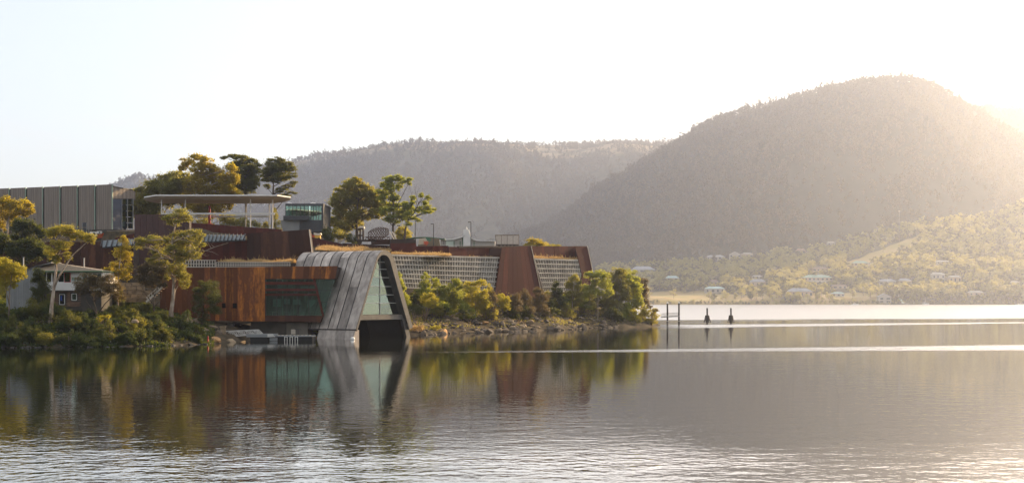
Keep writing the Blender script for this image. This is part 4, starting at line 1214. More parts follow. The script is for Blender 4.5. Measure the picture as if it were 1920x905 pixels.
slab(rs_, 'panel', [P(182, 446, 322), P(222, 443.5, 322), P(240, 438, 322), P(182, 436.8, 322)], (0, .5, 0), 'orange_paint')
slab(rs_, 'panel', [P(222.3, 452, 321.8), P(254, 452, 321.8), P(254, 437.5, 321.8), P(222.3, 443.8, 321.8)], (0, .4, 0), 'rust_red')
for (x, y, w, h, lb) in ((168.5, 442, 12.5, 7.6, 'larger white air conditioning box beside the orange wall strip'), (181.5, 437.6, 8, 4.5, 'smaller white air conditioning box on top of the orange wall strip')):
    t_ = empty('air_conditioner', P(x + w / 2, y, 321), lb, 'air conditioner')
    slab(t_, 'casing', [P(x, y, 321), P(x + w, y, 321), P(x + w, y - h, 321), P(x, y - h, 321)], (0, .9, 0), 'white_paint')
    c = P(x + w * .65, y - h / 2, 320.95); r_ = h * .33 * 321 / F
    mb = MB(); mb.prism([c + Vector((r_ * math.cos(i * math.pi / 6), 0, r_ * math.sin(i * math.pi / 6))) for i in range(12)], (0, -.05, 0)); mb.build('fan_grille', MAT['dark_steel'], t_)
sp_ = empty('equipment_rack', P(158, 440, 323), 'dark framed grey equipment rack in front of the timber panels', 'rack')
for (a, b) in ((417, 425.5), (427, 435)):
    slab(sp_, 'panel', [P(155, b, 323), P(162, b, 323), P(162, a, 323), P(155, a, 323)], (0, .4, 0), 'charcoal')
for x in (154.5, 162.5, 166.5, 171):
    mb = MB(); mb.bar(P(x, 442, 323), P(x, 418 if x < 165 else 424, 323), .1); mb.build('post', MAT['grey_sheet'], sp_)
for (x, y0_, y1_, lb) in ((44, 483, 503, 'short white vent pipe standing by the metal clad gable'), (157.7, 484, 503, 'short white vent pipe behind the roof of the white house')):
    t_ = empty('vent_pipe', P(x, y1_, 221), lb, 'pipe')
    mb = MB(); mb.tube([P(x, y1_, 221), P(x, y0_, 221)], [.1, .1], 7); mb.build('pipe', MAT['steel_white'], t_)
    mb = MB(); mb.tube([P(x, y0_, 221), P(x, y0_ - 1.2, 221)], [.15, .15], 7); mb.build('cap', MAT['grey_sheet'], t_)

# ------------------------------------------------------------------ glass restaurant block
rb = empty('glass_restaurant', P(570, 434, 352), 'dark grey flat roofed block with tall upper glazing beside the hilltop trees', 'building')
YG = 350.0
def Q(px, py, dy=0): return P(px, py, YG) + Vector((0, dy, 0))
slab(rb, 'roof', [Q(535, 385.4), Q(606.5, 385.4), Q(606.5, 381.6), Q(535, 381.6)], (0, 14, 0), 'charcoal')
for x, x2 in ((602.6, 606.3),): slab(rb, 'wall', [Q(x, 434), Q(x2, 434), Q(x2, 385.6), Q(x, 385.6)], (0, 13.8, 0), 'charcoal')
nx_ = [535, 541.5, 548.5, 555.5, 563, 570.5, 578, 582.5, 587.5, 592.5, 597.5, 602.5]
for a, b in zip(nx_, nx_[1:]):
    slab(rb, 'pane', [Q(a + .3, 412, .5), Q(b - .3, 412, .5), Q(b - .3, 386, .5), Q(a + .3, 386, .5)], (0, .05, 0), 'glass_teal' if a % 2 else 'glass_pale')
    slab(rb, 'mullion', [Q(a - .45, 412, .2), Q(a + .3, 412, .2), Q(a + .3, 385.6, .2), Q(a - .45, 385.6, .2)], (0, .4, 0), 'dark_steel')
slab(rb, 'inner_wall', [Q(535, 413, 7), Q(602, 413, 7), Q(602, 386, 7), Q(535, 386, 7)], (0, .3, 0), 'pale_green_wall')
slab(rb, 'wall', [Q(562, 434), Q(602.4, 434), Q(602.4, 412.5), Q(562, 412.5)], (0, 13, 0), 'charcoal')
slab(rb, 'balcony', [Q(533, 413, -1.5), Q(580, 413, -1.5), Q(580, 405, -1.5), Q(533, 405, -1.5)], (0, 2.2, 0), 'charcoal')
slab(rb, 'wall', [Q(527, 434, -.4), Q(561.8, 434, -.4), Q(561.8, 412.8, -.4), Q(527, 412.8, -.4)], (0, 6, 0), 'grey_sheet')
for px in (538, 582.5):
    mb = MB(); mb.lathe(Q(px, 381.4, 4), [(.8, 0), (.8, .15), (.35, .16), (.35, .3), (.75, .32), (.6, .5), (.2, .58)], 14); mb.build('roof_vent', MAT['white_paint'], rb)

# ------------------------------------------------------------------ plateau objects: truck, loader, lamps, chapel roof, mural, cage
tr = empty('openwork_truck', P(705, 455, 330), 'rusty openwork steel truck with drum and chute under the hilltop trees', 'truck')
YT = 330.0
def T(px, py, dy=0): return P(px, py, YT) + Vector((0, dy, 0))
mb = MB(); mb.box(wx(668, YT), wx(733, YT), YT, YT + 2.4, wz(452, YT), wz(449, YT)); mb.build('chassis', MAT['rust_dark'], tr)
mb = MB()
for (a, b) in (((669, 450), (669, 432)), ((680, 450), (680, 430)), ((669, 432), (673, 428)), ((673, 428), (681, 428)), ((669, 441), (680, 441)), ((674.5, 450), (674.5, 429))):
    for dy in (0, 2.3): mb.bar(T(*a, dy), T(*b, dy), .22)
for p in ((669, 432), (680, 430), (673, 428), (681, 428), (669, 441), (680, 441)): mb.bar(T(*p), T(*p, 2.3), .18)
mb.build('cab', MAT['rust_dark'], tr)
slab(tr, 'cab_roof', [T(671, 427.8), T(682.5, 427.8), T(682.5, 424.4), T(672.5, 424.4)], (0, 2.4, 0), 'cream_paint')
mb = MB()   # openwork drum: hoops and staves
def drum(t): return .55 + 1.15 * math.sin(math.pi * min(1, .12 + .8 * t))
hoops = []
for i in range(9):
    t = i / 8; c = lerp(T(690, 441, 1.2), T(727, 434, 1.2), t); r_ = drum(t)
    hoops.append([c + Vector((0, r_ * math.cos(k * math.pi / 5), r_ * math.sin(k * math.pi / 5))) for k in range(10)])
for h_ in hoops:
    for a, b in zip(h_, h_[1:] + h_[:1]): mb.bar(a, b, .11)
for h0, h1 in zip(hoops, hoops[1:]):
    for k in range(10): mb.bar(h0[k], h1[(k + 1) % 10], .09)
mb.build('drum', MAT['rust_brown'], tr)
mb = MB()
for i in range(6):
    x = 684 + i * 8
    mb.bar(T(x, 450), T(x + 4, 444), .15); mb.bar(T(x + 8, 450), T(x + 4, 444), .15)
mb.bar(T(684, 444), T(732, 444), .14); mb.build('side_tracery', MAT['rust_brown'], tr)
for x in (731, 735.5):
    mb = MB(); mb.bar(T(x, 434), T(x + 7.5, 448.5), .22, .3); mb.build('chute', MAT['cream_paint'], tr)
for x in (674, 700, 708, 724, 730):
    w_ = T(x, 453.5); r_ = .62
    mb = MB(); mb.prism([w_ + Vector((r_ * math.cos(k * math.pi / 7), 0, r_ * math.sin(k * math.pi / 7))) for k in range(14)], (0, .4, 0)); mb.build('wheel', MAT['rust_dark'], tr)

ld = empty('compact_loader', P(594, 449, 318), 'small yellow and white compact loader behind the brown parapet', 'loader')
YD = 318.0
def Ld(px, py, dy=0): return P(px, py, YD) + Vector((0, dy, 0))
slab(ld, 'body', [Ld(590, 448), Ld(600, 448), Ld(600, 441), Ld(590, 440.5)], (0, 1.6, 0), 'yellow_paint')
slab(ld, 'hood', [Ld(586, 440.6), Ld(602, 440), Ld(601, 436.4), Ld(596, 437.5), Ld(587, 435.5)], (0, 1.5, 0), 'cream_paint')
slab(ld, 'engine_cover', [Ld(583.5, 445), Ld(589.6, 445), Ld(589, 438), Ld(583.5, 439)], (0, 1.4, 0), 'orange_paint')
mb = MB(); mb.bar(Ld(584, 444), Ld(590, 431), .15); mb.bar(Ld(590, 431), Ld(592, 422), .12); mb.build('lift_arm', MAT['dark_steel'], ld)
for x in (588, 598):
    w_ = Ld(x, 448.5, -.1); mb = MB(); mb.prism([w_ + Vector((.42 * math.cos(k * math.pi / 6), 0, .42 * math.sin(k * math.pi / 6))) for k in range(12)], (0, .3, 0)); mb.build('wheel', MAT['rubber'], ld)

lamp0 = None
for (px, py0, py1, side, Y, lb) in ((778.6, 415.2, 462, 1, 332, 'tallest thin lamp post, nearest to the sparse gum tree'), (813, 420.5, 462, -1, 345, 'shorter thin lamp post standing at the painted mural'),
                                    (883, 416.8, 463, -1, 340, 'thin lamp post rising behind the white tower'), (749.5, 423.3, 456, -1, 372, 'small lamp post half hidden in the yellow bush by the gum trunks')):
    base_ = P(px, py1, Y); H = wz(py0, Y) - base_.z
    lp = empty('lamp_post', base_, lb, 'street lamp', 'lamp posts along the plateau road')
    mb = MB(); mb.tube([base_, base_ + Vector((0, 0, H))], [.13, .09], 7); mb.build('pole', MAT['dark_steel'], lp)
    mb = MB(); a = base_ + Vector((-.08 * side, 0, H)); mb.box(min(a.x, a.x + .85 * side), max(a.x, a.x + .85 * side), Y - .2, Y + .2, a.z - .05, a.z + .17); mb.build('lamp_head', MAT['dark_steel'], lp)
    mb = MB(); mb.box(min(a.x + .15 * side, a.x + .7 * side), max(a.x + .15 * side, a.x + .7 * side), Y - .14, Y + .14, a.z - .09, a.z - .052); mb.build('lens', MAT['steel_white'], lp)
    mb = MB(); mb.box(base_.x - .25, base_.x + .25, Y - .25, Y + .25, base_.z - .1, base_.z + .12); mb.build('foot', MAT['concrete'], lp)

ch = empty('white_tower_building', P(875, 463, 376), 'white curved roof building with tapering tower on the plateau', 'building')
YC = 376.0
def C(px, py, dy=0): return P(px, py, YC) + Vector((0, dy, 0))
prof = [(868.6, 463), (868.8, 433), (869.5, 430.2), (872, 429.6), (879, 430.2), (880.4, 436), (882, 441), (883, 463)]
slab(ch, 'tower', [C(*p) for p in prof[::-1]][::-1], (0, 2.4, 0), 'white_paint')
mb = MB(); mb.lathe(C(874.8, 429.8, 1.2), [(.28, 0), (.22, .5), (.08, .6), (.05, .9)], 8); mb.build('finial', MAT['white_paint'], ch)
# sweeping roofs: left one rises to the tower, right one falls away from it
lc = [(826, 446.5), (838, 447.2), (848, 447), (857, 445.5), (864, 443.4), (872, 441.2)]
up_ = [C(*p, 0) for p in lc]; dn = [C(826, 449.6), C(838, 450), C(850, 449.5), C(861, 446.8), C(872, 442.2)]
slab(ch, 'roof', dn + up_[::-1], (0, 7, 0), 'white_paint')
rc = [(882, 443), (887, 446.5), (894, 449.6), (905, 450.8), (928, 451.2)]
slab(ch, 'roof', [C(882, 446), C(888, 449.6), C(895, 451.6), C(928, 452.6)] + [C(*p) for p in rc[::-1]], (0, 6, 0), 'white_paint')
slab(ch, 'wall', [C(826, 463, .6), C(868.4, 463, .6), C(868.4, 444, .6), (C(861, 447.2, .6)), C(850, 450, .6), C(826, 450, .6)], (0, 5, 0), 'wall_white')
slab(ch, 'wall', [C(883.4, 463, .6), C(928, 463, .6), C(928, 452.8, .6), C(895, 452, .6), C(888, 450, .6), C(883.4, 447, .6)], (0, 5, 0), 'wall_white')
slab(ch, 'wall_panel', [C(836, 462, .4), C(850, 462, .4), C(850, 451, .4), C(836, 451, .4)], (0, .15, 0), 'pale_green_wall')
for (a, b, y) in ((850.6, 852, 452), (862, 863.4, 452), (868.4 - 1.8, 868.2, 446), (888, 889.6, 453)):
    slab(ch, 'window', [C(a, 462.5, .3), C(b, 462.5, .3), C(b, y, .3), C(a, y, .3)], (0, .2, 0), 'tent_green')
mb = MB()
for x in np.arange(842, 930, 2.2): mb.bar(P(x, 464, 352), P(x, 459.6, 352), .05)
mb.bar(P(842, 459.6, 352), P(930, 459.2, 352), .07); mb.bar(P(842, 463, 352), P(930, 462.8, 352), .05)
fc = tag(mb.build('railing', MAT['steel_white']), 'thin pale railing in front of the white tower building', 'railing')
slab(ch, 'sail', [C(773, 452, -1), C(781, 452, -1), C(776, 438, -1)][::1], (0, .2, 0), 'white_paint')

mu = empty('mural_wall', P(800, 462, 350), 'wall painted with brown and green patches and an orange star splash', 'wall')
slab(mu, 'wall', [P(783, 463, 350), P(826, 463, 350), P(823, 447, 350), P(800, 445.5, 350), P(786, 447, 350)], (0, .4, 0), 'mural')
cs = P(799, 455.5, 349.9); star = []
for i in range(16):
    r_ = (1.05 if i % 2 == 0 else .45) * rnd.uniform(.75, 1.2); star.append(cs + Vector((r_ * math.cos(i * math.pi / 8), 0, r_ * .8 * math.sin(i * math.pi / 8))))
slab(mu, 'orange_splash', star, (0, .06, 0), 'orange_paint')
tent = empty('green_shade_roof', P(790, 447, 358), 'low dark green arched shade roof behind the mural wall', 'roof')
mb = MB()
for i in range(9):
    x = 762 + i * 8.0; y = 446.5 - 2.6 * math.sin(math.pi * i / 8)
    x2 = x + 8.0; y2 = 446.5 - 2.6 * math.sin(math.pi * (i + 1) / 8)
    mb.prism([P(x, y + 1.6, 358), P(x2, y2 + 1.6, 358), P(x2, y2, 358), P(x, y, 358)], (0, 4, 0))
mb.build('canopy', MAT['tent_green'], tent)
for x in (765, 790, 815, 832):
    mb = MB(); mb.bar(P(x, 458, 358.5), P(x, 445.8, 358.5), .12); mb.build('post', MAT['dark_steel'], tent)
for i, (x, y, w) in enumerate(((764, 449, 16), (784, 450, 10))):
    pass
cg = empty('mesh_cage', P(951, 461, 342), 'rectangular wire mesh cage on a trailer bed at the edge of the plateau', 'cage')
x0, x1, YM = 928.5, 973, 342.0
pt = [(x0, 440.8), (x1, 440.2), (x1, 458), (x0 + 2.5, 458)]
mb = MB()
for dy in (0, 3.2):
    q = [P(*p, YM) + Vector((0, dy, 0)) for p in pt]
    for a, b in zip(q, q[1:] + q[:1]): mb.bar(a, b, .16)
    for x in (940, 951, 962): mb.bar(P(x, 440.5, YM) + Vector((0, dy, 0)), P(x, 458, YM) + Vector((0, dy, 0)), .12)
for p in pt: mb.bar(P(*p, YM), P(*p, YM) + Vector((0, 3.2, 0)), .14)
mb.build('frame', MAT['bark_grey'], cg)
mb = MB()
for dy in (.05, 3.15):
    for x in np.arange(930, 973, 1.1): mb.bar(P(x, 441, YM) + Vector((0, dy, 0)), P(x, 457.6, YM) + Vector((0, dy, 0)), .05)
    for y in np.arange(442, 458, 1.5): mb.bar(P(930, y, YM) + Vector((0, dy, 0)), P(973, y, YM) + Vector((0, dy, 0)), .05)
mb.build('wire_mesh', MAT['cream_paint'], cg)
mb = MB(); mb.box(wx(930, YM), wx(972, YM), YM, YM + 3.2, wz(459.5, YM), wz(458, YM)); mb.build('bed', MAT['dark_steel'], cg)
for x in (936, 943, 950, 957, 964):
    w_ = P(x, 460.5, YM); mb = MB(); mb.prism([w_ + Vector((.3 * math.cos(k * math.pi / 5), 0, .3 * math.sin(k * math.pi / 5))) for k in range(10)], (0, .3, 0)); mb.build('wheel', MAT['rubber'], cg)

# ------------------------------------------------------------------ white house on the left bank
YH = 217.0
def Hh(px, py, dy=0): return P(px, py, YH) + Vector((0, dy, 0))
hs = empty('white_house', Hh(120, 577), 'two storey house with white upper floor, tan brick base and metal clad gable', 'house')
# metal clad gable end, sheet by sheet
n = 12
gx = [8 + i * (62 - 8) / n for i in range(n + 1)]
def gy(px): return 495 + max(0, (70 - px)) * .36
for a, b in zip(gx, gx[1:]):
    m_ = MB(); m_.prism([Hh(a + .25, 580, 1.0), Hh(b, 580, 1.0), Hh(b, gy(b), 1.0), Hh(a + .25, gy(a + .25), 1.0)], (0, .1, 0)); m_.build('cladding_sheet', MAT['grey_sheet'], hs)
    m_ = MB(); m_.bar(Hh(a, 580, .97), Hh(a, gy(a), .97), .07); m_.build('batten', MAT['grey_sheet'], hs)
slab(hs, 'wall', [Hh(8, 580, 1.15), Hh(70, 580, 1.15), Hh(70, 500, 1.15), Hh(8, 519, 1.15)], (0, 9, 0), 'grey_sheet')
# brick base
slab(hs, 'wall', [Hh(70, 583, 1.2), Hh(186, 583, 1.2), Hh(186, 544.5, 1.2), Hh(70, 544.5, 1.2)], (0, 9, 0), 'concrete_dark')
bw, bh = .46, .2
zb = wz(583, YH); ncol = int((wx(150, YH) - wx(84, YH)) / bw)
brick_me = MB(); brick_me.box(0, bw - .03, 0, .12, 0, bh - .02); bme = brick_me.mesh('brick', MAT['brick_tan'])
cnt = 0
for r_ in range(int((wz(545, YH) - zb) / bh)):
    for c in range(ncol):
        X = wx(84, YH) + c * bw + (bw / 2 if r_ % 2 else 0); Z = zb + r_ * bh
        px_, py_ = HX + X / YH * F, HY - (Z - CAM_H) / YH * F
        if (107 < px_ + 3 and px_ < 118 and 549 < py_ < 574) or (130 < px_ + 4 and px_ < 142 and 549 < py_ < 566): continue
        if cnt >= 290 or Z < 6.2: continue
        o = bpy.data.objects.new('brick', bme); COL.objects.link(o); o.parent = hs
        o.location = Vector((X, YH + 1.08 + rnd.uniform(-.012, .012), Z)) - hs.location; cnt += 1
# upper white floor
slab(hs, 'white_band', [Hh(70, 544, .2), Hh(190, 544, .2), Hh(190, 529, .2), Hh(70, 529, .2)], (0, 9.6, 0), 'white_paint')
slab(hs, 'wall', [Hh(83, 529, .9), Hh(190, 529, .9), Hh(190, 509.5, .9), Hh(83, 509.5, .9)], (0, 8, 0), 'white_paint')
def window(px0, px1, py0, py1, dy, n=1, gm='glass_dark', fm='white_paint', z=.0):
    w = MB(); q = .55
    a, b = Hh(px0, py1, dy), Hh(px1, py0, dy)
    y0 = a.y
    fr = .09
    w.box(a.x, b.x, y0 - .06, y0 + .06, a.z, a.z + fr); w.box(a.x, b.x, y0 - .06, y0 + .06, b.z - fr, b.z)
    for i in range(n + 1):
        x = a.x + (b.x - a.x) * i / n
        w.box(x - fr / 2, x + fr / 2, y0 - .058, y0 + .058, a.z + fr + .002, b.z - fr - .002)
    o = w.build('window', MAT[fm], hs)
    m_ = MB(); m_.box(a.x + fr / 2, b.x - fr / 2, y0 - .012, y0 + .012, a.z + fr, b.z - fr); g = m_.build('pane', MAT[gm], o)
    m_ = MB(); m_.box(a.x, b.x, y0 + .065, y0 + .075, a.z, b.z); m_.build('dark_backing', MAT['void'], o)  # black sheet stands in for the dark room behind the pane
    return o
window(84.5, 94, 510.5, 529, .75, 1)
window(95, 117.5, 510.5, 529, .75, 2)
window(118, 129, 510.5, 529, .75, 1, fm='red_paint')
window(131, 151, 518, 527.5, .7, 2, 'glass_pale')
window(154, 161, 511, 529, .7, 1, fm='tent_green')
window(162, 188, 511, 529, .7, 3)
window(108, 117.5, 551, 571, .95, 1)
window(131, 140, 550, 563, .95, 1, 'glass_teal')
m_ = MB(); m_.box(wx(110, YH), wx(113, YH), YH + 1.0 - .13, YH + 1.0 - .1, wz(563, YH), wz(554, YH)); m_.build('curtain', MAT['blue_cloth'], hs)
# hipped roof: apex ridge between px 95 and 105
ez = wz(507.5, YH)
e0, e1, e2, e3 = Vector((wx(66, YH), YH - .3, ez)), Vector((wx(191, YH), YH - .3, ez)), Vector((wx(191, YH) , YH + 11, ez)), Vector((wx(50, YH), YH + 11, ez))
r0_, r1_ = P(96, 492.5, YH + 5), P(106, 492.5, YH + 5)
mb = MB(); th = Vector((0, 0, -.18))
mb.add([e0, e1, r1_, r0_], [(0, 1, 2, 3)]); mb.add([e1, e2, r1_], [(0, 1, 2)]); mb.add([e2, e3, r0_, r1_], [(0, 1, 2, 3)]); mb.add([e3, e0, r0_], [(0, 1, 2)])
mb.add([e0 + th, e1 + th, e2 + th, e3 + th], [(3, 2, 1, 0)])
roof = mb.build('roof', MAT['roof_tan'], hs)
mb = MB()
for a, b in ((e0, e1), (e1, e2), (e3, e0)): mb.bar(a + th * .5, b + th * .5, .16, .2)
mb.build('gutter', MAT['tent_green'], roof)
for k in range(1, 9):   # roof courses
    t = k / 9
    mb = MB(); mb.bar(lerp(e0, r0_, t) + Vector((0, -.03, .03)), lerp(e1, r1_, t) + Vector((0, -.03, .03)), .1, .06); mb.build('tile_course', MAT['roof_tan'], roof)
mb = MB()
a, b = Hh(44, 504, 1.0), r0_
mb.prism([Hh(6, 521, .8), Hh(66, 498.5, .8), P(96, 492.6, YH + 1.5), P(96, 491.2, YH + 1.5), Hh(62, 498, .8), Hh(6, 519.4, .8)], (0, 5, 0)); mb.build('gable_roof', MAT['grey_sheet'], hs)
ps = empty('weathered_board', P(20, 625, 204), 'small weathered white board half buried in the bank bushes', 'board')
slab(ps, 'board', [P(15.5, 627.5, 201.5), P(26, 628, 201.5), P(27, 613, 201.5), P(16, 612, 201.5)], (0, .1, 0), 'cream_paint')
slab(ps, 'stake', [P(20.5, 640, 201.7), P(22, 640, 201.7), P(22, 614, 201.7), P(20.5, 614, 201.7)], (0, .1, 0), 'bark_grey')
st_ = empty('garden_stair', P(290, 560, 226), 'pale sloping timber stair rail among the trees behind the bank', 'stair')
mb = MB()
mb.bar(P(274, 566, 226), P(304, 538, 226), .14, .3)
for i in range(7): mb.bar(P(276 + i * 4.2, 563.5 - i * 3.9, 226), P(276 + i * 4.2, 556 - i * 3.9, 226), .07)
mb.bar(P(274, 558, 226), P(304, 530.5, 226), .08); mb.build('rail', MAT['steel_white'], st_)
mb = MB()
for i in range(7): mb.box(wx(276 + i * 4.2, 226.3), wx(280 + i * 4.2, 226.3), 226.2, 227.4, wz(565 - i * 3.9, 226), wz(564.2 - i * 3.9, 226))
mb.build('tread', MAT['bark_grey'], st_)

# retaining terrace of sandstone behind the house, block by block
tw = empty('stone_terrace', P(235, 575, 236), 'stepped tan sandstone terrace in the clearing beside the white house', 'wall')
for r_ in range(5):
    x = 198 + r_ * 2; 
    while x < 268:
        w_ = rnd.uniform(7, 13); y = 566 - r_ * 7.5
        mb = MB(); q = 231 + r_ * 1.6
        a, b = P(x, y, q), P(x + w_ - .6, y - 6.8, q)
        mb.box(a.x, b.x, q + rnd.uniform(0, .3), q + 1.6, a.z, b.z); mb.build('stone', MAT['rock_tan'], tw); x += w_

# ------------------------------------------------------------------ rocks
def rock_mesh(seed, mat, flat=.6):
    r = random.Random(seed)
    import bmesh
    bm = bmesh.new(); bmesh.ops.create_icosphere(bm, subdivisions=2, radius=1)
    off = Vector((r.uniform(0, 50), r.uniform(0, 50), 0))
    planes = [(Vector((r.gauss(0, 1), r.gauss(0, 1), r.gauss(0, 1))).normalized(), r.uniform(.55, .85)) for _ in range(9)]
    for v in bm.verts:
        p = v.co.normalized()
        m_ = 1 + .25 * noise.noise(p * 1.5 + off)
        q = p * m_
        for n_, d_ in planes:
            k = q.dot(n_)
            if k > d_: q -= n_ * (k - d_)
        v.co = (q.x, q.y, q.z * flat)
    me = bpy.data.meshes.new('boulder'); bm.to_mesh(me); bm.free(); me.materials.append(MAT[mat]); return me
RK = {m: [rock_mesh(i * 7 + len(m), m, f) for i, f in enumerate((.55, .7, .9, .5))] for m in ('rock_tan', 'rock_grey', 'rock_orange', 'rock_wet')}
def boulder(px, py, Y, r_px, mat, label, group=None, z=None, sx=1.0):
    me = rnd.choice(RK[mat]); o = bpy.data.objects.new('boulder', me); COL.objects.link(o)
    s = r_px * Y / F
    p = P(px, py, Y)
    gz = max(head_z(px, Y), -.15)
    o.location = (p.x, Y, gz + s * .12 if z is None else z)
    o.scale = (s * sx * rnd.uniform(.9, 1.2), s * rnd.uniform(.8, 1.1), s * rnd.uniform(.75, 1.1))
    o.rotation_euler = (rnd.uniform(-.25, .25), rnd.uniform(-.25, .25), rnd.uniform(0, 6.3))
    return tag(o, label, 'rock', group)
# ledges by the dock
for (px, Y, r, m, lb, sx) in (
    (402, 216, 12, 'rock_orange', 'wide warm orange rock ledge at the waterline before the stone post', 1.6), (385, 222, 10, 'rock_tan', 'tan boulder behind the dark bushes by the gangway', 1.3),
    (432, 221, 9, 'rock_tan', 'low tan slab under the head of the gangway', 1.4), (455, 222.5, 8, 'rock_orange', 'orange brown rock at the waterline under the gangway', 1.3),
    (398, 231, 11, 'rock_tan', 'pale boulder under the corner of the rust clad wing', 1.5), (366, 229, 13, 'rock_tan', 'long pale ledge beneath the dark tree by the rust wing', 1.7),
    (340, 231, 9, 'rock_tan', 'white tan rock right beside the big gum trunk', 1.3), (343, 224, 11, 'rock_tan', 'flat tan ledge in front of the big gum trunk', 1.9),
    (352, 236, 7, 'rock_tan', 'small pale rock on top of the ledge by the gum trunk', 1.2), (410, 226, 8, 'rock_grey', 'dark grey rock in the gap before the stone post', 1.1),
    (470, 240, 6, 'rock_tan', 'tan rock against the stained concrete base', 1.0), (592, 246, 6, 'rock_orange', 'orange rock in the gap between base and vault footing', 1.0),
    (678, 258, 7, 'rock_orange', 'orange rock seen through the gap under the vault', 1.1), (668, 262, 7, 'rock_grey', 'grey rock in the gap under the vault', 1.1)):
    boulder(px, 0, Y, r, m, lb, None, sx=sx)
for (px, Y, r, m, lb, sx) in (
    (831, 276, 11, 'rock_orange', 'largest pale orange slab leaning at the waterline past the vault', 1.3), (909, 296, 8, 'rock_orange', 'rounded pink tan boulder under the bright green bush', .9),
    (780, 268, 6, 'rock_grey', 'wet dark stone by the foot of the vault', 1.2), (795, 271, 5, 'rock_grey', 'small grey stone next to the vault foot', 1.2),
    (935, 294, 8, 'rock_tan', 'brown tan boulder low on the bank under the brown bush', 1.1), (1000, 318, 7, 'rock_grey', 'grey boulder under the fluffy brown bushes', 1.2)):
    boulder(px, 0, Y, r, m, lb, None, sx=sx)
for i in range(285):
    px = 772 + 400 * rnd.random() ** .95
    # scatter over the bank between waterline and the shrubs
    for (a, ka) in reversed(HEAD):
        if a <= px: break
    kn = [k for k in np.arange(250, 370, .7) if -.3 < head_z(px, k) < 3.6]
    if not kn: continue
    Y = kn[int(rnd.random() ** 1.5 * (len(kn) - 1))]
    low = head_z(px, Y) < .5
    rr_ = (2.2 + 5.5 * rnd.random() ** 2) * (1.15 if low else 1); mt = rnd.choice(['rock_grey', 'rock_grey', 'rock_grey', 'rock_tan'])
    zz_ = head_z(px, Y)
    lab = '%s %s rock %s %s' % ('small' if rr_ < 3 else 'middling' if rr_ < 5 else 'large', 'tan' if mt == 'rock_tan' else 'grey brown',
        'at the waterline' if zz_ < .5 else 'low on the bank' if zz_ < 1.5 else 'halfway up the bank' if zz_ < 2.7 else 'high on the bank',
        min(((775, 'beside the vault leg'), (800, 'below the pointed young pine'), (825, 'below the second young pine'), (853, 'below the domed green tree'), (893, 'below the bright wattle'), (925, 'below the brown tinted bush'), (948, 'below the leafy yellow shrub'), (985, 'below the fluffy brown bushes'),
             (1015, 'below the edge of the tapered rust wall'), (1047, 'below the dark conifer'), (1075, 'below the slim green gum'), (1121, 'below the thin pale trunk'), (1160, 'below the dark leafy wattle')), key=lambda q: abs(q[0] - px))[1])
    boulder(px, 0, Y, rr_, mt,
            lab, 'rocks strewn along the bank below the lattice wall', sx=1.25)
for i in range(34):
    px = rnd.uniform(-20, 385)
    Y = [k for k in np.arange(180, 230, .5) if head_z(px, k) > -.25][0] + rnd.uniform(-.3, .5)
    rr_ = rnd.uniform(3, 6)
    boulder(px, 0, Y, rr_, 'rock_wet', '%s dark wet stone at the waterline %s' % ('small' if rr_ < 4 else 'middling' if rr_ < 5 else 'large', min(((0, 'below the yellow green gum'), (35, 'by the weathered board'), (95, 'below the leaning white trunk'), (140, 'below the white house wall'), (185, 'below the tangled dark tree'), (222, 'below the slender golden gum'), (290, 'below the brown leaved tree'), (322, 'below the large pale forked gum'), (378, 'below the dark feathery tree')), key=lambda q: abs(q[0] - px))[1]), 'stones at the foot of the bushy bank', sx=1.4)

# ------------------------------------------------------------------ trees on and behind the headland
tree('gum_tree', 'golden lit gum tree in front of the timber panels at the frame edge', 'tree', 296, [(15, 500), (13, 450), (16, 415), (20, 390)],
     [(8, 376, 16, 10), (28, 390, 18, 12), (5, 398, 18, 13), (50, 385, 12, 9), (48, 398, 8, 7), (22, 412, 14, 9), (2, 425, 10, 8), (-18, 395, 20, 22), (58, 392, 6, 8)], 'leaf_gold', 'bark_pale', .3, .17, 420)
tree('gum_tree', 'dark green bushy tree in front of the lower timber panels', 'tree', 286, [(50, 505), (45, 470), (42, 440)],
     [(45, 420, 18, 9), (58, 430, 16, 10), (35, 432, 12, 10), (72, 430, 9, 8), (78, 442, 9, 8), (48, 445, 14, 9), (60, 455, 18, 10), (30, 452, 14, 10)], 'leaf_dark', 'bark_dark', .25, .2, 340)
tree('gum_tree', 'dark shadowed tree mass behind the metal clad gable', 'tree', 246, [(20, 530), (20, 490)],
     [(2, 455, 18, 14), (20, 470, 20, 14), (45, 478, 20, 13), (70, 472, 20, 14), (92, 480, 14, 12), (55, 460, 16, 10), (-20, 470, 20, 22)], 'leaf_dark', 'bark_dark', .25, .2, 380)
tree('gum_tree', 'spreading gum with tall white leaning trunk in front of the white house', 'tree', 206, [(94, 606), (97, 572), (101, 540), (105, 505), (104, 480), (108, 452)],
     [(112, 432, 20, 9), (128, 434, 17, 9), (97, 440, 10, 8), (140, 441, 13, 8), (164, 447, 16, 8), (152, 440, 10, 7), (102, 462, 14, 10), (122, 462, 14, 9), (93, 477, 10, 8), (106, 485, 10, 7), (128, 478, 9, 8), (170, 455, 8, 5)],
     'leaf_gold_green', 'bark_pale', .36, .13, 520, extra=[([(102, 537), (112, 515), (125, 495), (138, 476), (152, 464), (165, 452)], .17), ([(104, 500), (112, 470), (120, 452)], .1), ([(101, 545), (107, 530), (104, 505)], .06)], dep=.9)
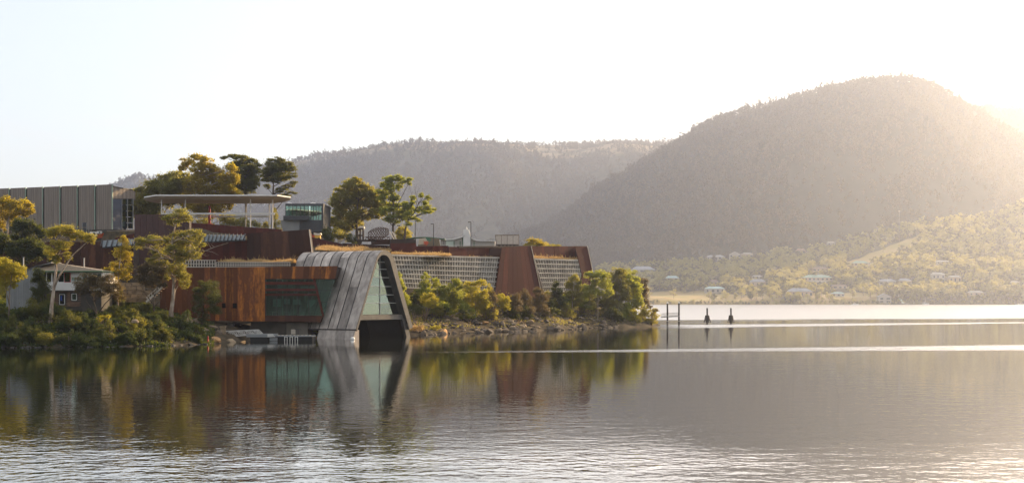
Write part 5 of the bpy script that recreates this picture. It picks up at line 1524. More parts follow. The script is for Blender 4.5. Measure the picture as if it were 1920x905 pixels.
tree('gum_tree', 'yellow green gum in front of the metal clad gable', 'tree', 207, [(17, 600), (17, 575), (18, 545), (22, 515)],
     [(6, 492, 15, 11), (20, 500, 14, 10), (36, 508, 13, 10), (8, 512, 14, 12), (28, 522, 14, 9), (44, 516, 6, 7), (4, 532, 14, 10), (24, 535, 8, 5), (-12, 505, 16, 20), (-6, 548, 18, 12)], 'leaf_yellow', 'bark_grey', .17, .13, 520,
     extra=[([(17, 570), (12, 545), (8, 520)], .08)])
tree('gum_tree', 'slender golden gum between dark wall and brown thicket', 'tree', 224, [(222, 585), (220, 555), (222, 520), (226, 480)],
     [(232, 453, 9, 9), (237, 468, 11, 10), (222, 474, 10, 10), (234, 486, 13, 11), (216, 497, 9, 8), (240, 502, 9, 10), (226, 508, 12, 10), (206, 510, 10, 8), (236, 518, 10, 8), (215, 520, 9, 8)], 'leaf_gold', 'bark_pale', .2, .13, 480)
tree('banksia_tree', 'dark rounded tree with tangled branches at the end of the white house', 'tree', 211, [(183, 598), (180, 580), (176, 565)],
     [(160, 527, 20, 10), (182, 522, 20, 10), (202, 530, 18, 11), (150, 540, 14, 10), (172, 540, 20, 10), (196, 545, 20, 10), (218, 542, 14, 10), (222, 556, 12, 8)], 'leaf_brown', 'bark_dark', .24, .12, 520,
     extra=[([(183, 590), (196, 570), (214, 552), (232, 545)], .12), ([(182, 588), (165, 570), (158, 555)], .1)])
tree('cypress_tree', 'narrow very dark tree hiding the joint between gable and white house', 'tree', 213, [(80, 600), (80, 580)],
     [(72, 512, 12, 8), (80, 520, 10, 8), (68, 525, 10, 8), (82, 533, 12, 10), (72, 542, 12, 10), (84, 550, 13, 11), (74, 560, 13, 12), (86, 570, 12, 12), (76, 582, 12, 10)], 'leaf_dark', 'bark_grey', .2, .13, 520)
tree('gum_tree', 'large olive gum with pale forked trunk in front of the rust clad wing', 'tree', 226, [(322, 608), (321, 585), (325, 555), (326, 525), (328, 490), (322, 455), (328, 425)],
     [(334, 400, 18, 7), (320, 408, 15, 7), (346, 407, 13, 8), (330, 416, 16, 7), (272, 453, 17, 6), (292, 450, 17, 7), (310, 455, 12, 8), (262, 461, 10, 6), (338, 446, 18, 10), (358, 440, 15, 9), (372, 442, 12, 9), (375, 457, 11, 9), (350, 462, 18, 10),
      (326, 470, 18, 10), (300, 478, 16, 9), (282, 488, 14, 8), (345, 482, 18, 10), (366, 476, 12, 8), (304, 497, 16, 10), (330, 500, 16, 11), (342, 515, 13, 12), (312, 512, 12, 9), (348, 530, 9, 10), (290, 468, 10, 7)],
     'leaf_olive', 'bark_pale', .42, .13, 430, dep=.9,
     extra=[([(326, 520), (308, 490), (296, 470), (282, 458)], .14), ([(328, 495), (345, 475), (362, 468), (385, 470), (402, 463), (428, 455)], .1), ([(385, 470), (398, 472), (410, 478)], .04), ([(396, 465), (390, 455), (388, 450)], .035),
            ([(374, 472), (386, 480), (392, 478)], .04), ([(325, 540), (335, 515), (340, 490)], .11), ([(402, 463), (396, 458), (402, 452)], .03)])
tree('banksia_tree', 'small brown leaved tree left of the big pale gum trunk', 'tree', 222, [(290, 592), (288, 575), (290, 555)],
     [(268, 505, 12, 8), (285, 500, 14, 9), (300, 508, 10, 9), (275, 520, 14, 9), (294, 522, 14, 9), (262, 515, 9, 7), (284, 535, 14, 8), (303, 535, 8, 8)], 'leaf_brown', 'bark_dark', .2, .12, 500,
     extra=[([(290, 575), (302, 558), (304, 545)], .08), ([(289, 572), (272, 550), (262, 530)], .08)])
tree('she_oak', 'dark feathery tree in front of the orange rust panels', 'tree', 228, [(378, 612), (380, 590)],
     [(384, 532, 12, 7), (398, 534, 12, 8), (374, 545, 14, 9), (392, 548, 16, 10), (405, 552, 10, 8), (368, 562, 14, 10), (388, 564, 18, 11), (406, 572, 12, 10), (370, 580, 12, 10), (392, 583, 18, 10), (380, 595, 12, 7)], 'leaf_dark', 'bark_dark', .15, .11, 420)
# on the hilltop
tree('gum_tree', 'broad olive rounded gum between timber building and white canopy', 'tree', 350, [(300, 425), (302, 400), (305, 375)],
     [(258, 378, 14, 11), (268, 362, 16, 10), (288, 350, 18, 11), (308, 340, 18, 10), (326, 332, 18, 9), (348, 338, 16, 10), (300, 360, 18, 10), (322, 352, 18, 10), (275, 378, 16, 10), (256, 394, 12, 12), (270, 402, 14, 12), (332, 345, 18, 11), (345, 372, 16, 12), (318, 375, 18, 12), (250, 362, 8, 7), (290, 385, 14, 10), (340, 358, 16, 10), (285, 398, 14, 10)],
     'leaf_olive', 'bark_pale', .45, .2, 420, extra=[([(302, 412), (285, 385), (272, 368)], .2), ([(303, 405), (325, 375), (340, 355)], .2)], base_z=24)
tree('gum_tree', 'tallest golden green gum rising behind the white canopy', 'tree', 347, [(385, 428), (385, 400), (382, 370), (375, 335)],
     [(350, 305, 12, 6), (366, 298, 14, 7), (384, 304, 14, 8), (342, 313, 8, 5), (370, 315, 16, 8), (395, 315, 10, 7), (404, 326, 15, 10), (388, 332, 16, 10), (420, 336, 13, 9), (408, 348, 18, 10), (428, 350, 10, 9), (370, 340, 16, 10), (388, 356, 18, 10), (365, 360, 16, 10), (352, 348, 10, 10), (416, 362, 16, 8), (398, 378, 20, 10), (372, 384, 18, 12), (412, 388, 16, 10), (385, 400, 18, 10), (352, 380, 14, 12), (428, 380, 10, 10), (433, 318, 12, 8), (438, 338, 12, 9), (440, 362, 12, 9)],
     'leaf_gold', 'bark_pale', .45, .2, 420, extra=[([(385, 415), (405, 380), (412, 355)], .2), ([(384, 410), (362, 375), (352, 345)], .2)], base_z=24)
tree('pine_tree', 'dark layered pine standing beside the tall gum behind the canopy', 'tree', 356, [(460, 430), (461, 400), (461, 365), (460, 330), (458, 305)],
     [(421, 295, 8, 3), (448, 315, 22, 9), (465, 322, 22, 10), (455, 334, 20, 9), (468, 344, 16, 9), (446, 346, 14, 8), (437, 293, 10, 4), (452, 297, 14, 6), (470, 302, 14, 6), (480, 308, 8, 5), (445, 308, 14, 6), (462, 314, 16, 6), (478, 320, 10, 5), (445, 323, 14, 6), (464, 328, 15, 6), (440, 338, 12, 5), (458, 343, 16, 6), (476, 338, 12, 6), (450, 354, 12, 5), (470, 356, 12, 6), (440, 350, 9, 5)],
     'leaf_pine', 'bark_dark', .4, .17, 520, flat=.95, base_z=24)
tree('pine_tree', 'open crowned pine with drooping lower boughs at the canopy end', 'tree', 362, [(511, 432), (511, 400), (512, 365), (513, 338), (520, 315)],
     [(510, 303, 11, 5), (515, 312, 18, 8), (530, 318, 16, 7), (508, 328, 18, 8), (528, 332, 16, 7), (524, 300, 11, 5), (536, 308, 12, 6), (503, 312, 11, 6), (518, 314, 13, 6), (545, 318, 11, 5), (530, 322, 13, 6), (496, 324, 11, 5), (510, 327, 12, 6), (548, 330, 9, 5), (535, 334, 12, 5), (500, 337, 10, 5), (520, 339, 11, 5), (551, 342, 8, 3), (540, 350, 12, 4), (528, 357, 13, 4), (546, 362, 9, 3), (500, 350, 8, 4), (535, 367, 10, 3)],
     'leaf_pine', 'bark_dark', .38, .16, 500, flat=.6, dep=.8, extra=[([(512, 362), (522, 350), (540, 352), (552, 360)], .1), ([(512, 350), (530, 340), (548, 330)], .12), ([(512, 368), (525, 362), (545, 368), (556, 372)], .08), ([(513, 345), (502, 330), (498, 322)], .12)], base_z=24)
tree('gum_tree', 'dense rounded gum beside the glass restaurant block', 'tree', 368, [(670, 455), (669, 430), (668, 405), (672, 375)],
     [(660, 342, 16, 6), (672, 337, 10, 5), (650, 350, 12, 7), (672, 350, 14, 7), (636, 362, 12, 8), (652, 365, 16, 9), (672, 365, 18, 9), (692, 358, 12, 8), (704, 368, 12, 8), (628, 378, 12, 9), (644, 384, 16, 10), (665, 384, 18, 10), (688, 380, 16, 10), (708, 386, 12, 8), (634, 400, 14, 10), (655, 404, 16, 10), (680, 402, 16, 9), (700, 402, 14, 8), (716, 398, 10, 8), (690, 366, 14, 9), (706, 376, 14, 10), (722, 386, 10, 9), (626, 416, 12, 10), (645, 422, 16, 10), (666, 420, 14, 10)],
     'leaf_gold_green', 'bark_dark', .5, .2, 440, base_z=23.5)
tree('gum_tree', 'upright gum with open yellow crown in the middle of the hilltop clump', 'tree', 361, [(737, 458), (737, 425), (738, 395), (736, 360), (738, 345)],
     [(728, 337, 11, 6), (742, 333, 11, 5), (752, 338, 9, 6), (767, 340, 8, 6), (720, 347, 9, 5), (733, 352, 12, 7), (748, 352, 7, 5), (712, 360, 10, 6), (728, 366, 12, 7), (742, 370, 9, 7), (716, 374, 10, 7), (740, 386, 14, 8), (758, 385, 11, 7), (728, 396, 14, 8), (752, 400, 14, 8), (768, 396, 10, 9), (735, 410, 14, 7), (762, 410, 9, 6), (774, 382, 6, 6)],
     'leaf_lime', 'bark_dark', .34, .19, 420, extra=[([(737, 400), (750, 375), (762, 352), (768, 342)], .13), ([(737, 425), (722, 405), (712, 395)], .12)], base_z=23.5)
tree('gum_tree', 'leaning sparse gum with bare upper twigs next to the lamp post', 'tree', 357, [(758, 460), (760, 430), (765, 413), (778, 397), (785, 380)],
     [(770, 404, 12, 6), (785, 393, 9, 5), (797, 390, 12, 5), (810, 395, 9, 5), (800, 399, 12, 4), (790, 366, 6, 4), (803, 372, 6, 4), (797, 381, 7, 4), (775, 372, 6, 5), (780, 412, 8, 4), (766, 420, 7, 4)],
     'leaf_lime', 'bark_dark', .3, .18, 380, twigs=True, extra=[([(778, 397), (782, 375), (778, 355), (782, 345)], .08), ([(783, 385), (792, 372), (795, 360)], .07), ([(785, 380), (797, 375), (808, 368)], .06), ([(765, 413), (785, 402), (808, 396)], .12), ([(780, 380), (772, 365), (768, 350)], .06), ([(782, 360), (788, 352), (790, 345)], .03)], base_z=23)
bush('shrub', 'bright yellow green bush around the small lamp post', 'bush', 366, [(745, 440, 8, 8), (756, 432, 8, 9), (764, 441, 8, 8), (757, 448, 10, 8)], 'leaf_yellow', .17, 380)
bush('shrub', 'weeping grey green bush under the dense hilltop gum', 'bush', 352, [(634, 438, 12, 10), (645, 445, 10, 9), (622, 446, 10, 8)], 'leaf_olive', .15, 420)
bush('shrub', 'dark low bush to the east of the glass restaurant', 'bush', 345, [(612, 438, 10, 10), (606, 447, 10, 8), (618, 450, 10, 6), (660, 448, 12, 8)], 'leaf_dark', .16, 420)
bush('shrub', 'domed olive bush on the roof behind the tapered rust wall', 'bush', 352, [(1003, 456, 17, 8), (992, 459, 9, 6), (1014, 459, 9, 6)], 'leaf_gold', .17, 480)
bush('shrub', 'low yellow ground bush showing over the end wall of the museum', 'bush', 372, [(1034, 460.5, 9, 2.5), (1046, 461, 8, 2.2)], 'leaf_yellow', .13, 520)
bush('shrub', 'bushes growing under the white canopy deck', 'bush', 338, [(350, 412, 14, 10), (385, 418, 16, 10), (430, 415, 18, 12), (455, 420, 14, 12), (478, 424, 12, 8)], 'leaf_olive', .18, 300)
bush('shrub', 'spindly shrub beside the last canopy column', 'bush', 334, [(516, 405, 5, 12), (520, 422, 7, 10), (500, 426, 9, 8)], 'leaf_olive', .15, 300)

# ------------------------------------------------------------------ shrubs before the lattice wall
E = 'leaf_lime'
bush('cypress_shrub', 'narrow bright cypress bush tucked beside the vault leg', 'bush', 283, [(748, 520, 5, 8), (751, 532, 7, 9), (755, 545, 8, 10), (759, 558, 10, 10), (762, 572, 11, 9)], E, .13, 700, up=.6)
tree('young_pine', 'tall pointed green young pine, first past the vault', 'tree', 291, [(803, 592), (802, 560), (799, 530)], [(797, 520, 7, 7), (797, 533, 12, 8), (793, 548, 14, 9), (800, 560, 15, 10), (806, 573, 16, 9)], 'leaf_lime', 'bark_grey', .12, .12, 620)
bush('wattle_shrub', 'low yellow lit bush on leaning stem before the first young pine', 'bush', 284, [(796, 560, 9, 8), (807, 556, 10, 7), (815, 565, 8, 8), (802, 571, 10, 6)], 'leaf_yellow', .12, 520)
tree('young_pine', 'second green young pine, just behind the first one', 'tree', 296, [(822, 592), (821, 560), (819, 535)], [(818, 527, 8, 7), (822, 540, 12, 9), (824, 553, 13, 9), (825, 566, 14, 10), (822, 578, 12, 7)], 'leaf_lime', 'bark_grey', .12, .12, 600)
tree('young_pine', 'broad domed green tree in the middle of the lattice wall', 'tree', 298, [(853, 595), (852, 565)], [(850, 530, 12, 8), (858, 535, 10, 8), (842, 541, 12, 9), (858, 549, 15, 10), (845, 559, 15, 10), (862, 567, 13, 10), (850, 577, 14, 8)], 'leaf_lime', 'bark_grey', .13, .12, 560)
tree('wattle_tree', 'largest bright green wattle before the lattice wall', 'tree', 297, [(893, 600), (891, 570)], [(880, 536, 11, 7), (898, 533, 13, 7), (888, 546, 14, 8), (906, 550, 11, 8), (892, 560, 16, 9), (908, 568, 12, 10), (880, 562, 10, 9), (896, 579, 16, 9), (878, 578, 10, 8)], 'leaf_yellow', 'bark_grey', .13, .13, 560)
bush('shrub', 'brown tinted bush between the bright wattle and the tapered rust wall', 'bush', 300, [(922, 553, 8, 9), (926, 566, 8, 10), (922, 578, 8, 8)], 'leaf_brown', .12, 560)
bush('wattle_shrub', 'leafy yellow shrub at the left foot of the tapered rust wall', 'bush', 305, [(938, 558, 10, 8), (948, 565, 10, 8), (935, 572, 11, 8), (950, 578, 9, 7), (918, 541, 6, 7)], 'leaf_yellow', .13, 480)
bush('she_oak', 'fluffy dark brown bush, first of three under the tapered rust wall', 'bush', 309, [(966, 561, 9, 10), (972, 573, 12, 10), (962, 584, 12, 9)], 'leaf_brown', .1, 720, up=.5)
bush('she_oak', 'fluffy grey brown bush, middle of three under the tapered rust wall', 'bush', 313, [(983, 552, 9, 9), (986, 565, 12, 10), (989, 578, 12, 10), (992, 588, 9, 6)], 'leaf_brown', .1, 720, up=.5)
bush('she_oak', 'largest fluffy brown bush, at the far edge of the tapered rust wall', 'bush', 318, [(1010, 549, 12, 9), (1016, 562, 13, 11), (1005, 572, 14, 11), (1018, 580, 12, 9)], 'leaf_brown', .1, 720, up=.5)
tree('young_pine', 'dark green conifer before the shorter lattice wall', 'tree', 330, [(1048, 590), (1046, 565)], [(1042, 533, 6, 7), (1044, 545, 10, 8), (1042, 558, 12, 9), (1052, 565, 14, 9), (1044, 575, 14, 8)], 'leaf_dark', 'bark_grey', .12, .13, 600)
tree('gum_tree', 'slim green gum before the edge of the shorter lattice wall', 'tree', 334, [(1074, 595), (1073, 565), (1076, 535)], [(1076, 523, 8, 8), (1085, 527, 6, 7), (1068, 535, 9, 8), (1080, 541, 11, 8), (1070, 552, 10, 8), (1085, 556, 10, 8), (1076, 567, 11, 7)], 'leaf_olive', 'bark_pale', .12, .14, 480)
tree('gum_tree', 'green gum with thin straight pale trunk below the museum end wall', 'tree', 341, [(1121, 600), (1121, 570), (1122, 540)], [(1108, 518, 11, 7), (1122, 513, 12, 7), (1136, 520, 11, 8), (1114, 530, 13, 8), (1132, 535, 13, 8), (1105, 544, 11, 8), (1120, 548, 12, 7), (1140, 548, 10, 8), (1098, 560, 11, 9), (1100, 574, 10, 7)], 'leaf_lime', 'bark_pale', .13, .14, 460)
tree('wattle_tree', 'dark leafy wattle at the crown of the point', 'tree', 352, [(1160, 598), (1160, 565)], [(1150, 512, 10, 8), (1165, 511, 10, 7), (1148, 527, 12, 9), (1166, 526, 13, 9), (1155, 542, 14, 9), (1170, 545, 12, 10), (1150, 558, 13, 10), (1168, 564, 14, 10), (1156, 578, 14, 8)], 'leaf_olive', 'bark_grey', .18, .15, 520)
tree('wattle_tree', 'tall yellow green wattle near the tip of the point', 'tree', 357, [(1188, 600), (1188, 565)], [(1178, 515, 10, 8), (1190, 518, 9, 8), (1180, 531, 13, 9), (1194, 540, 12, 10), (1182, 552, 14, 10), (1196, 563, 13, 10), (1184, 575, 14, 8)], 'leaf_lime', 'bark_grey', .18, .15, 520)
tree('she_oak', 'brown topped tree closest to open water on the point', 'tree', 361, [(1205, 598), (1205, 565)], [(1198, 527, 9, 7), (1207, 531, 8, 8), (1203, 543, 9, 8), (1211, 549, 6, 8), (1206, 557, 9, 8), (1208, 570, 9, 8)], 'leaf_brown', 'bark_grey', .16, .13, 560)
for (cl, mt, lb) in (
    ([(1163, 590, 10, 7), (1172, 596, 9, 6), (1155, 597, 8, 5)], 'leaf_lime', 'low green bush at the foot of the dark leafy wattle'),
    ([(1186, 588, 10, 7), (1194, 596, 11, 7), (1182, 601, 8, 4)], 'leaf_yellow', 'low yellow bush under the tall wattle of the point'),
    ([(1208, 581, 9, 7), (1205, 592, 11, 8), (1212, 601, 9, 5)], 'leaf_yellow', 'brightest yellow bush hanging over the waterline'),
    ([(1222, 585, 8, 7), (1226, 594, 9, 7), (1222, 602, 9, 5)], 'leaf_yellow', 'last yellow bush at the tip of the point'),
    ([(1218, 574, 6, 4), (1228, 582, 7, 3)], 'leaf_brown', 'small brown twiggy bush above the last yellow bush'),
    ([(1140, 575, 9, 8), (1132, 584, 9, 6)], 'leaf_olive', 'small olive bush on the slope by the thin pale trunk'),
    ([(1092, 585, 8, 5), (1086, 576, 8, 6)], 'leaf_olive', 'small round bush under the slim green gum'),
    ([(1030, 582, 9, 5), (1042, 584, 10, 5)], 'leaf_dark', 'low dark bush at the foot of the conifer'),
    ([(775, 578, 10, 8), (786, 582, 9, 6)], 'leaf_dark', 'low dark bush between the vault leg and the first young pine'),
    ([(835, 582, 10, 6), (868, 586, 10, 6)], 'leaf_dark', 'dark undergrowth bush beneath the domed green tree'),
    ([(776, 617, 10, 5), (788, 615, 8, 4)], 'dry_grass', 'orange lit grassy tuft beside the foot of the vault'),
    ([(815, 616, 8, 4), (822, 613, 6, 3)], 'leaf_yellow', 'mossy yellow tuft on the leaning waterline slab')):
    c0 = cl[0]
    Yb = {True: 350.0, False: 300.0}[c0[0] > 1150]
    if c0[0] < 1150: Yb = [k for k in np.arange(250, 370, .5) if head_z(c0[0], k) > (.7 if c0[1] > 605 else 3.0)][0]
    elif c0[0] > 1203: Yb = 354
    bush('shrub', lb, 'bush', float(Yb), cl, mt, .12, 560)

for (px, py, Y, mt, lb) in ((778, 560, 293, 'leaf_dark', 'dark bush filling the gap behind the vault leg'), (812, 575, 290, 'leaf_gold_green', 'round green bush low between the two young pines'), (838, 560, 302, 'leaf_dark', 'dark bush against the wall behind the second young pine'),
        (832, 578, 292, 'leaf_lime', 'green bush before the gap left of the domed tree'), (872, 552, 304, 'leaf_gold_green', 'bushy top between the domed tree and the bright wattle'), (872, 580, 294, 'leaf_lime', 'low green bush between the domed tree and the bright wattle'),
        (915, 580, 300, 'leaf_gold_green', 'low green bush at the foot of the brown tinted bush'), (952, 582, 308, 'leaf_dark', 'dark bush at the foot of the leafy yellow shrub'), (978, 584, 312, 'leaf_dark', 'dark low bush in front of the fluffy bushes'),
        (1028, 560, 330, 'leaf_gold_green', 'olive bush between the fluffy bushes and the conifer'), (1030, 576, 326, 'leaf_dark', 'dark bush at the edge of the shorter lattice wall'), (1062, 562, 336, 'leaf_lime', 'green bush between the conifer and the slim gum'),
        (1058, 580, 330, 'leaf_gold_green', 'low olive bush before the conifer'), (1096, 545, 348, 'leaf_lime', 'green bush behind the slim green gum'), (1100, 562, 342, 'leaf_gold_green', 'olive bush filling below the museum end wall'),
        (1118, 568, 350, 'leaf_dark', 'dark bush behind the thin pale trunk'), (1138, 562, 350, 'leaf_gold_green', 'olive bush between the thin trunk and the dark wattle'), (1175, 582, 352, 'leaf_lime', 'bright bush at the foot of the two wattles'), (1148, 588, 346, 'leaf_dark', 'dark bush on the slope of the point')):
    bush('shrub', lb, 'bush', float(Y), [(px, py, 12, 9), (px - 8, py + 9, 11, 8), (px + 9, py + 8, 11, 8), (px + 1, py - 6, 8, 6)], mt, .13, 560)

# bushes that cover the left bank
kinds = [('leaf_bank_shaded', 'dark green'), ('leaf_bank_olive', 'olive'), ('leaf_bank_shaded', 'dense dark'), ('leaf_bank_olive', 'dull olive'), ('leaf_bank_shaded', 'dusky green')]
near = [(0, 'beside the pale board'), (60, 'below the metal clad gable'), (110, 'below the white trunked gum'), (160, 'below the tan brick wall'), (200, 'below the tangled dark tree'), (245, 'below the slender golden gum'), (290, 'below the brown leaved tree'), (330, 'under the big pale gum'), (375, 'by the rock ledge at the gangway')]
row_words = ['on the upper bank', 'halfway down the bank', 'low on the bank', 'hanging over the waterline']
seen = {}
for r_, (dy, zlo) in enumerate(((14, 4.6), (9, 3.2), (4.5, 1.7), (1.2, .0))):
    x = -35 + r_ * 9
    while x < (372 if r_ > 1 else 300):
        zj = zlo * rnd.uniform(.45, 1.5) + (rnd.uniform(0, .9) if r_ == 3 else 0)
        ks = [k for k in np.arange(185, 236, .5) if head_z(x, k) > zj]
        if ks:
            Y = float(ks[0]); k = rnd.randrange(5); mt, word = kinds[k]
            if rnd.random() < .05: mt, word = 'leaf_olive', 'fresh green'
            base_py = HY - (head_z(x, Y) - CAM_H) / Y * F
            rr = rnd.uniform(9, 20)
            cl = [(x + rnd.uniform(-11, 11), base_py - (rnd.uniform(3, 15) if r_ < 3 else rnd.uniform(1, 12)), rr * rnd.uniform(.6, .95), rr * rnd.uniform(.45, .75)) for _ in range(5)]
            if rnd.random() < (.4 if r_ < 3 else .2):
                hx = x + rnd.uniform(-6, 6)
                cl += [(hx, base_py - rnd.uniform(18, 24), rr * .55, rr * .6), (hx + rnd.uniform(-7, 7), base_py - rnd.uniform(26, 33), rr * .4, rr * .5)]
            wd = min(near, key=lambda q: abs(q[0] - x))[1]
            lab = '%s bush %s %s' % (word, row_words[r_], wd)
            g = None
            if lab in seen: g = 'bushes covering the bank below the white house'; seen[lab]['group'] = g
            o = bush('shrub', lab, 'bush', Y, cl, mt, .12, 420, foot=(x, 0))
            if g: o['group'] = g
            seen[lab] = o
        x += rnd.uniform(15, 27) if r_ < 3 else rnd.uniform(10, 22)
bush('wattle_shrub', 'small bush with bright yellow flower heads in the middle of the bank', 'bush', 207, [(192, 595, 9, 4), (203, 593, 5, 4), (185, 600, 6, 4)], 'leaf_yellow', .11, 460)
wr = empty('pale_rock', P(252, 602, 210), 'pale round rock face peeping out of the dark bank', 'rock')
rk = bpy.data.objects.new('stone', RK['rock_tan'][1]); COL.objects.link(rk); rk.parent = wr; rk.scale = (.75, .6, .6); wr.location = P(252, 602, 207.5)
# ground cover
def ground_cover(name, label, n, px0, px1, zlo, zhi, mat, h, seed, Y0=180, Y1=380):
    r = np.random.default_rng(seed); rp = random.Random(seed); pos = []
    while len(pos) < n:
        px = rp.uniform(px0, px1); Y = rp.uniform(Y0, Y1); z = head_z(px, Y)
        if zlo < z < zhi and noise.noise((wx(px, Y) * .2, Y * .2, seed)) > -.12: pos.append((wx(px, Y), Y, z))
    pos = np.array(pos)
    d = r.normal(size=(n, 3)); d[:, 2] *= .3; d /= np.linalg.norm(d, axis=1)[:, None]
    up = r.normal(size=(n, 3)) * .5; up[:, 2] = 1
    hh = h * r.uniform(.4, 1.3, (n, 1)); w = h * .3
    V = np.stack([pos - d * w, pos + d * w, pos + up * hh + d * w * .6, pos + up * hh - d * w * .6], 1).reshape(-1, 3)
    tag(link(name, np_mesh(name, V, np.arange(len(V)).reshape(-1, 4), MAT[mat])), label, kind='stuff')
ground_cover('undergrowth', 'dark leafy undergrowth between the bushes of the left bank', 28000, -40, 400, -.1, 7, 'leaf_bank_shaded', .45, 5, 185, 240)
ground_cover('undergrowth', 'olive weeds scattered over the left bank', 12000, -40, 400, .3, 8, 'leaf_bank_olive', .4, 6, 185, 245)
ground_cover('grass', 'dry tufts on the bank below the lattice wall', 3500, 770, 1215, 1.6, 5.2, 'dry_grass', .26, 7, 262, 366)
ground_cover('undergrowth', 'green and olive weeds between rocks below the lattice wall', 7000, 770, 1225, .8, 5.2, 'leaf_olive', .3, 8, 262, 372)
ground_cover('undergrowth', 'plants behind the vault and beside the rust wing', 5000, 560, 770, .5, 6, 'leaf_olive', .4, 9, 245, 296)

# ------------------------------------------------------------------ piles, jetty and channel markers
def ycw(py): return 17520.0 / (py - HY)
jt = empty('mooring_jetty', (wx(1262, 372), 372, 0), 'small white jetty rail held between two tall dark piles off the point', 'jetty')
for (px, Y, top) in ((1251.5, 366, 568.5), (1273, 368, 568)):
    zt_ = wz(top, Y); mb = MB(); mb.tube([(wx(px, Y), Y, -3), (wx(px, Y), Y, zt_)], [.26, .24], 10); mb.build('pile', MAT['pile_wood'], jt)
    mb = MB(); mb.lathe((wx(px, Y), Y, zt_), [(.32, 0), (.3, .1), (.02, .5)], 10); mb.build('pile_cap', MAT['white_paint'], jt)
    for zz in (1.2, 2.6): mb = MB(); mb.lathe((wx(px, Y), Y, zz), [(.31, 0), (.31, .12)], 10); mb.build('collar', MAT['steel_white'], jt)
mb = MB()
ja, jb = P(1240, 589.5, 372), P(1271, 587.5, 369)
for dz_ in (0, .85):
    mb.bar(ja + Vector((0, 0, dz_ - .55)), jb + Vector((0, 0, dz_ - .55)), .09)
for i in range(14): mb.bar(lerp(ja, jb, i / 13) - Vector((0, 0, .55)), lerp(ja, jb, min(1, (i + .9) / 13)) + Vector((0, 0, .3)), .07)
for i in range(14): mb.bar(lerp(ja, jb, (i + .45) / 13.5) - Vector((0, 0, .5)), lerp(ja, jb, i / 13) + Vector((0, 0, .25)), .05)
mb.build('railing', MAT['steel_white'], jt)
slab(jt, 'deck', [ja - Vector((0, 0, .9)), jb - Vector((0, 0, .9)), jb - Vector((0, 0, .62)), ja - Vector((0, 0, .62))], (0, 1.5, 0), 'white_paint')
for i, (px, lb) in enumerate(((1326, 'dark skirted channel marker nearer to the jetty piles'), (1370.5, 'dark skirted channel marker farther out in open water'))):
    Y = 392.0 + i * 4; X = wx(px, Y); c = (X, Y, 0)
    m_o = empty('channel_marker', (X, Y, 0), lb, 'marker', 'channel markers in the river')
    zt_ = wz(578, Y)
    mb = MB(); mb.tube([(X, Y, -3), (X, Y, zt_)], [.27, .25], 10); mb.build('post', MAT['pile_wood'], m_o)
    mb = MB(); z0_, z1_ = wz(604, Y), wz(591, Y)
    mb.lathe((X, Y, 0), [(.95, z0_ + .55), (.62, z1_), (.34, z1_ + .12), (.3, z1_ + .1)], 8); mb.build('skirt', MAT['pile_wood'], m_o)
    for k in range(8):
        a = k * math.pi / 4 + .3
        mb = MB(); mb.bar((X + .95 * math.cos(a), Y + .95 * math.sin(a), z0_ + .6), (X + 1.0 * math.cos(a), Y + 1.0 * math.sin(a), z0_ - .05), .22, .1); mb.build('board', MAT['pile_wood'], m_o)
    mb = MB(); mb.lathe((X, Y, zt_), [(.3, -.02), (.3, .1), (.1, .16)], 10); mb.build('cap', MAT['rubber'], m_o)

# ------------------------------------------------------------------ far shore: houses, boats, mast
def far_Y(px, py, lo=1955.0, hi=2640.0):
    """depth at which the far land is seen at this pixel"""
    best, bd = lo, 1e9
    for Y in np.arange(lo, hi, 6.0):
        q = HY - (foot_z(px, Y) - CAM_H) / Y * F
        if abs(q - py) < bd: best, bd = Y, abs(q - py)
    return float(best)

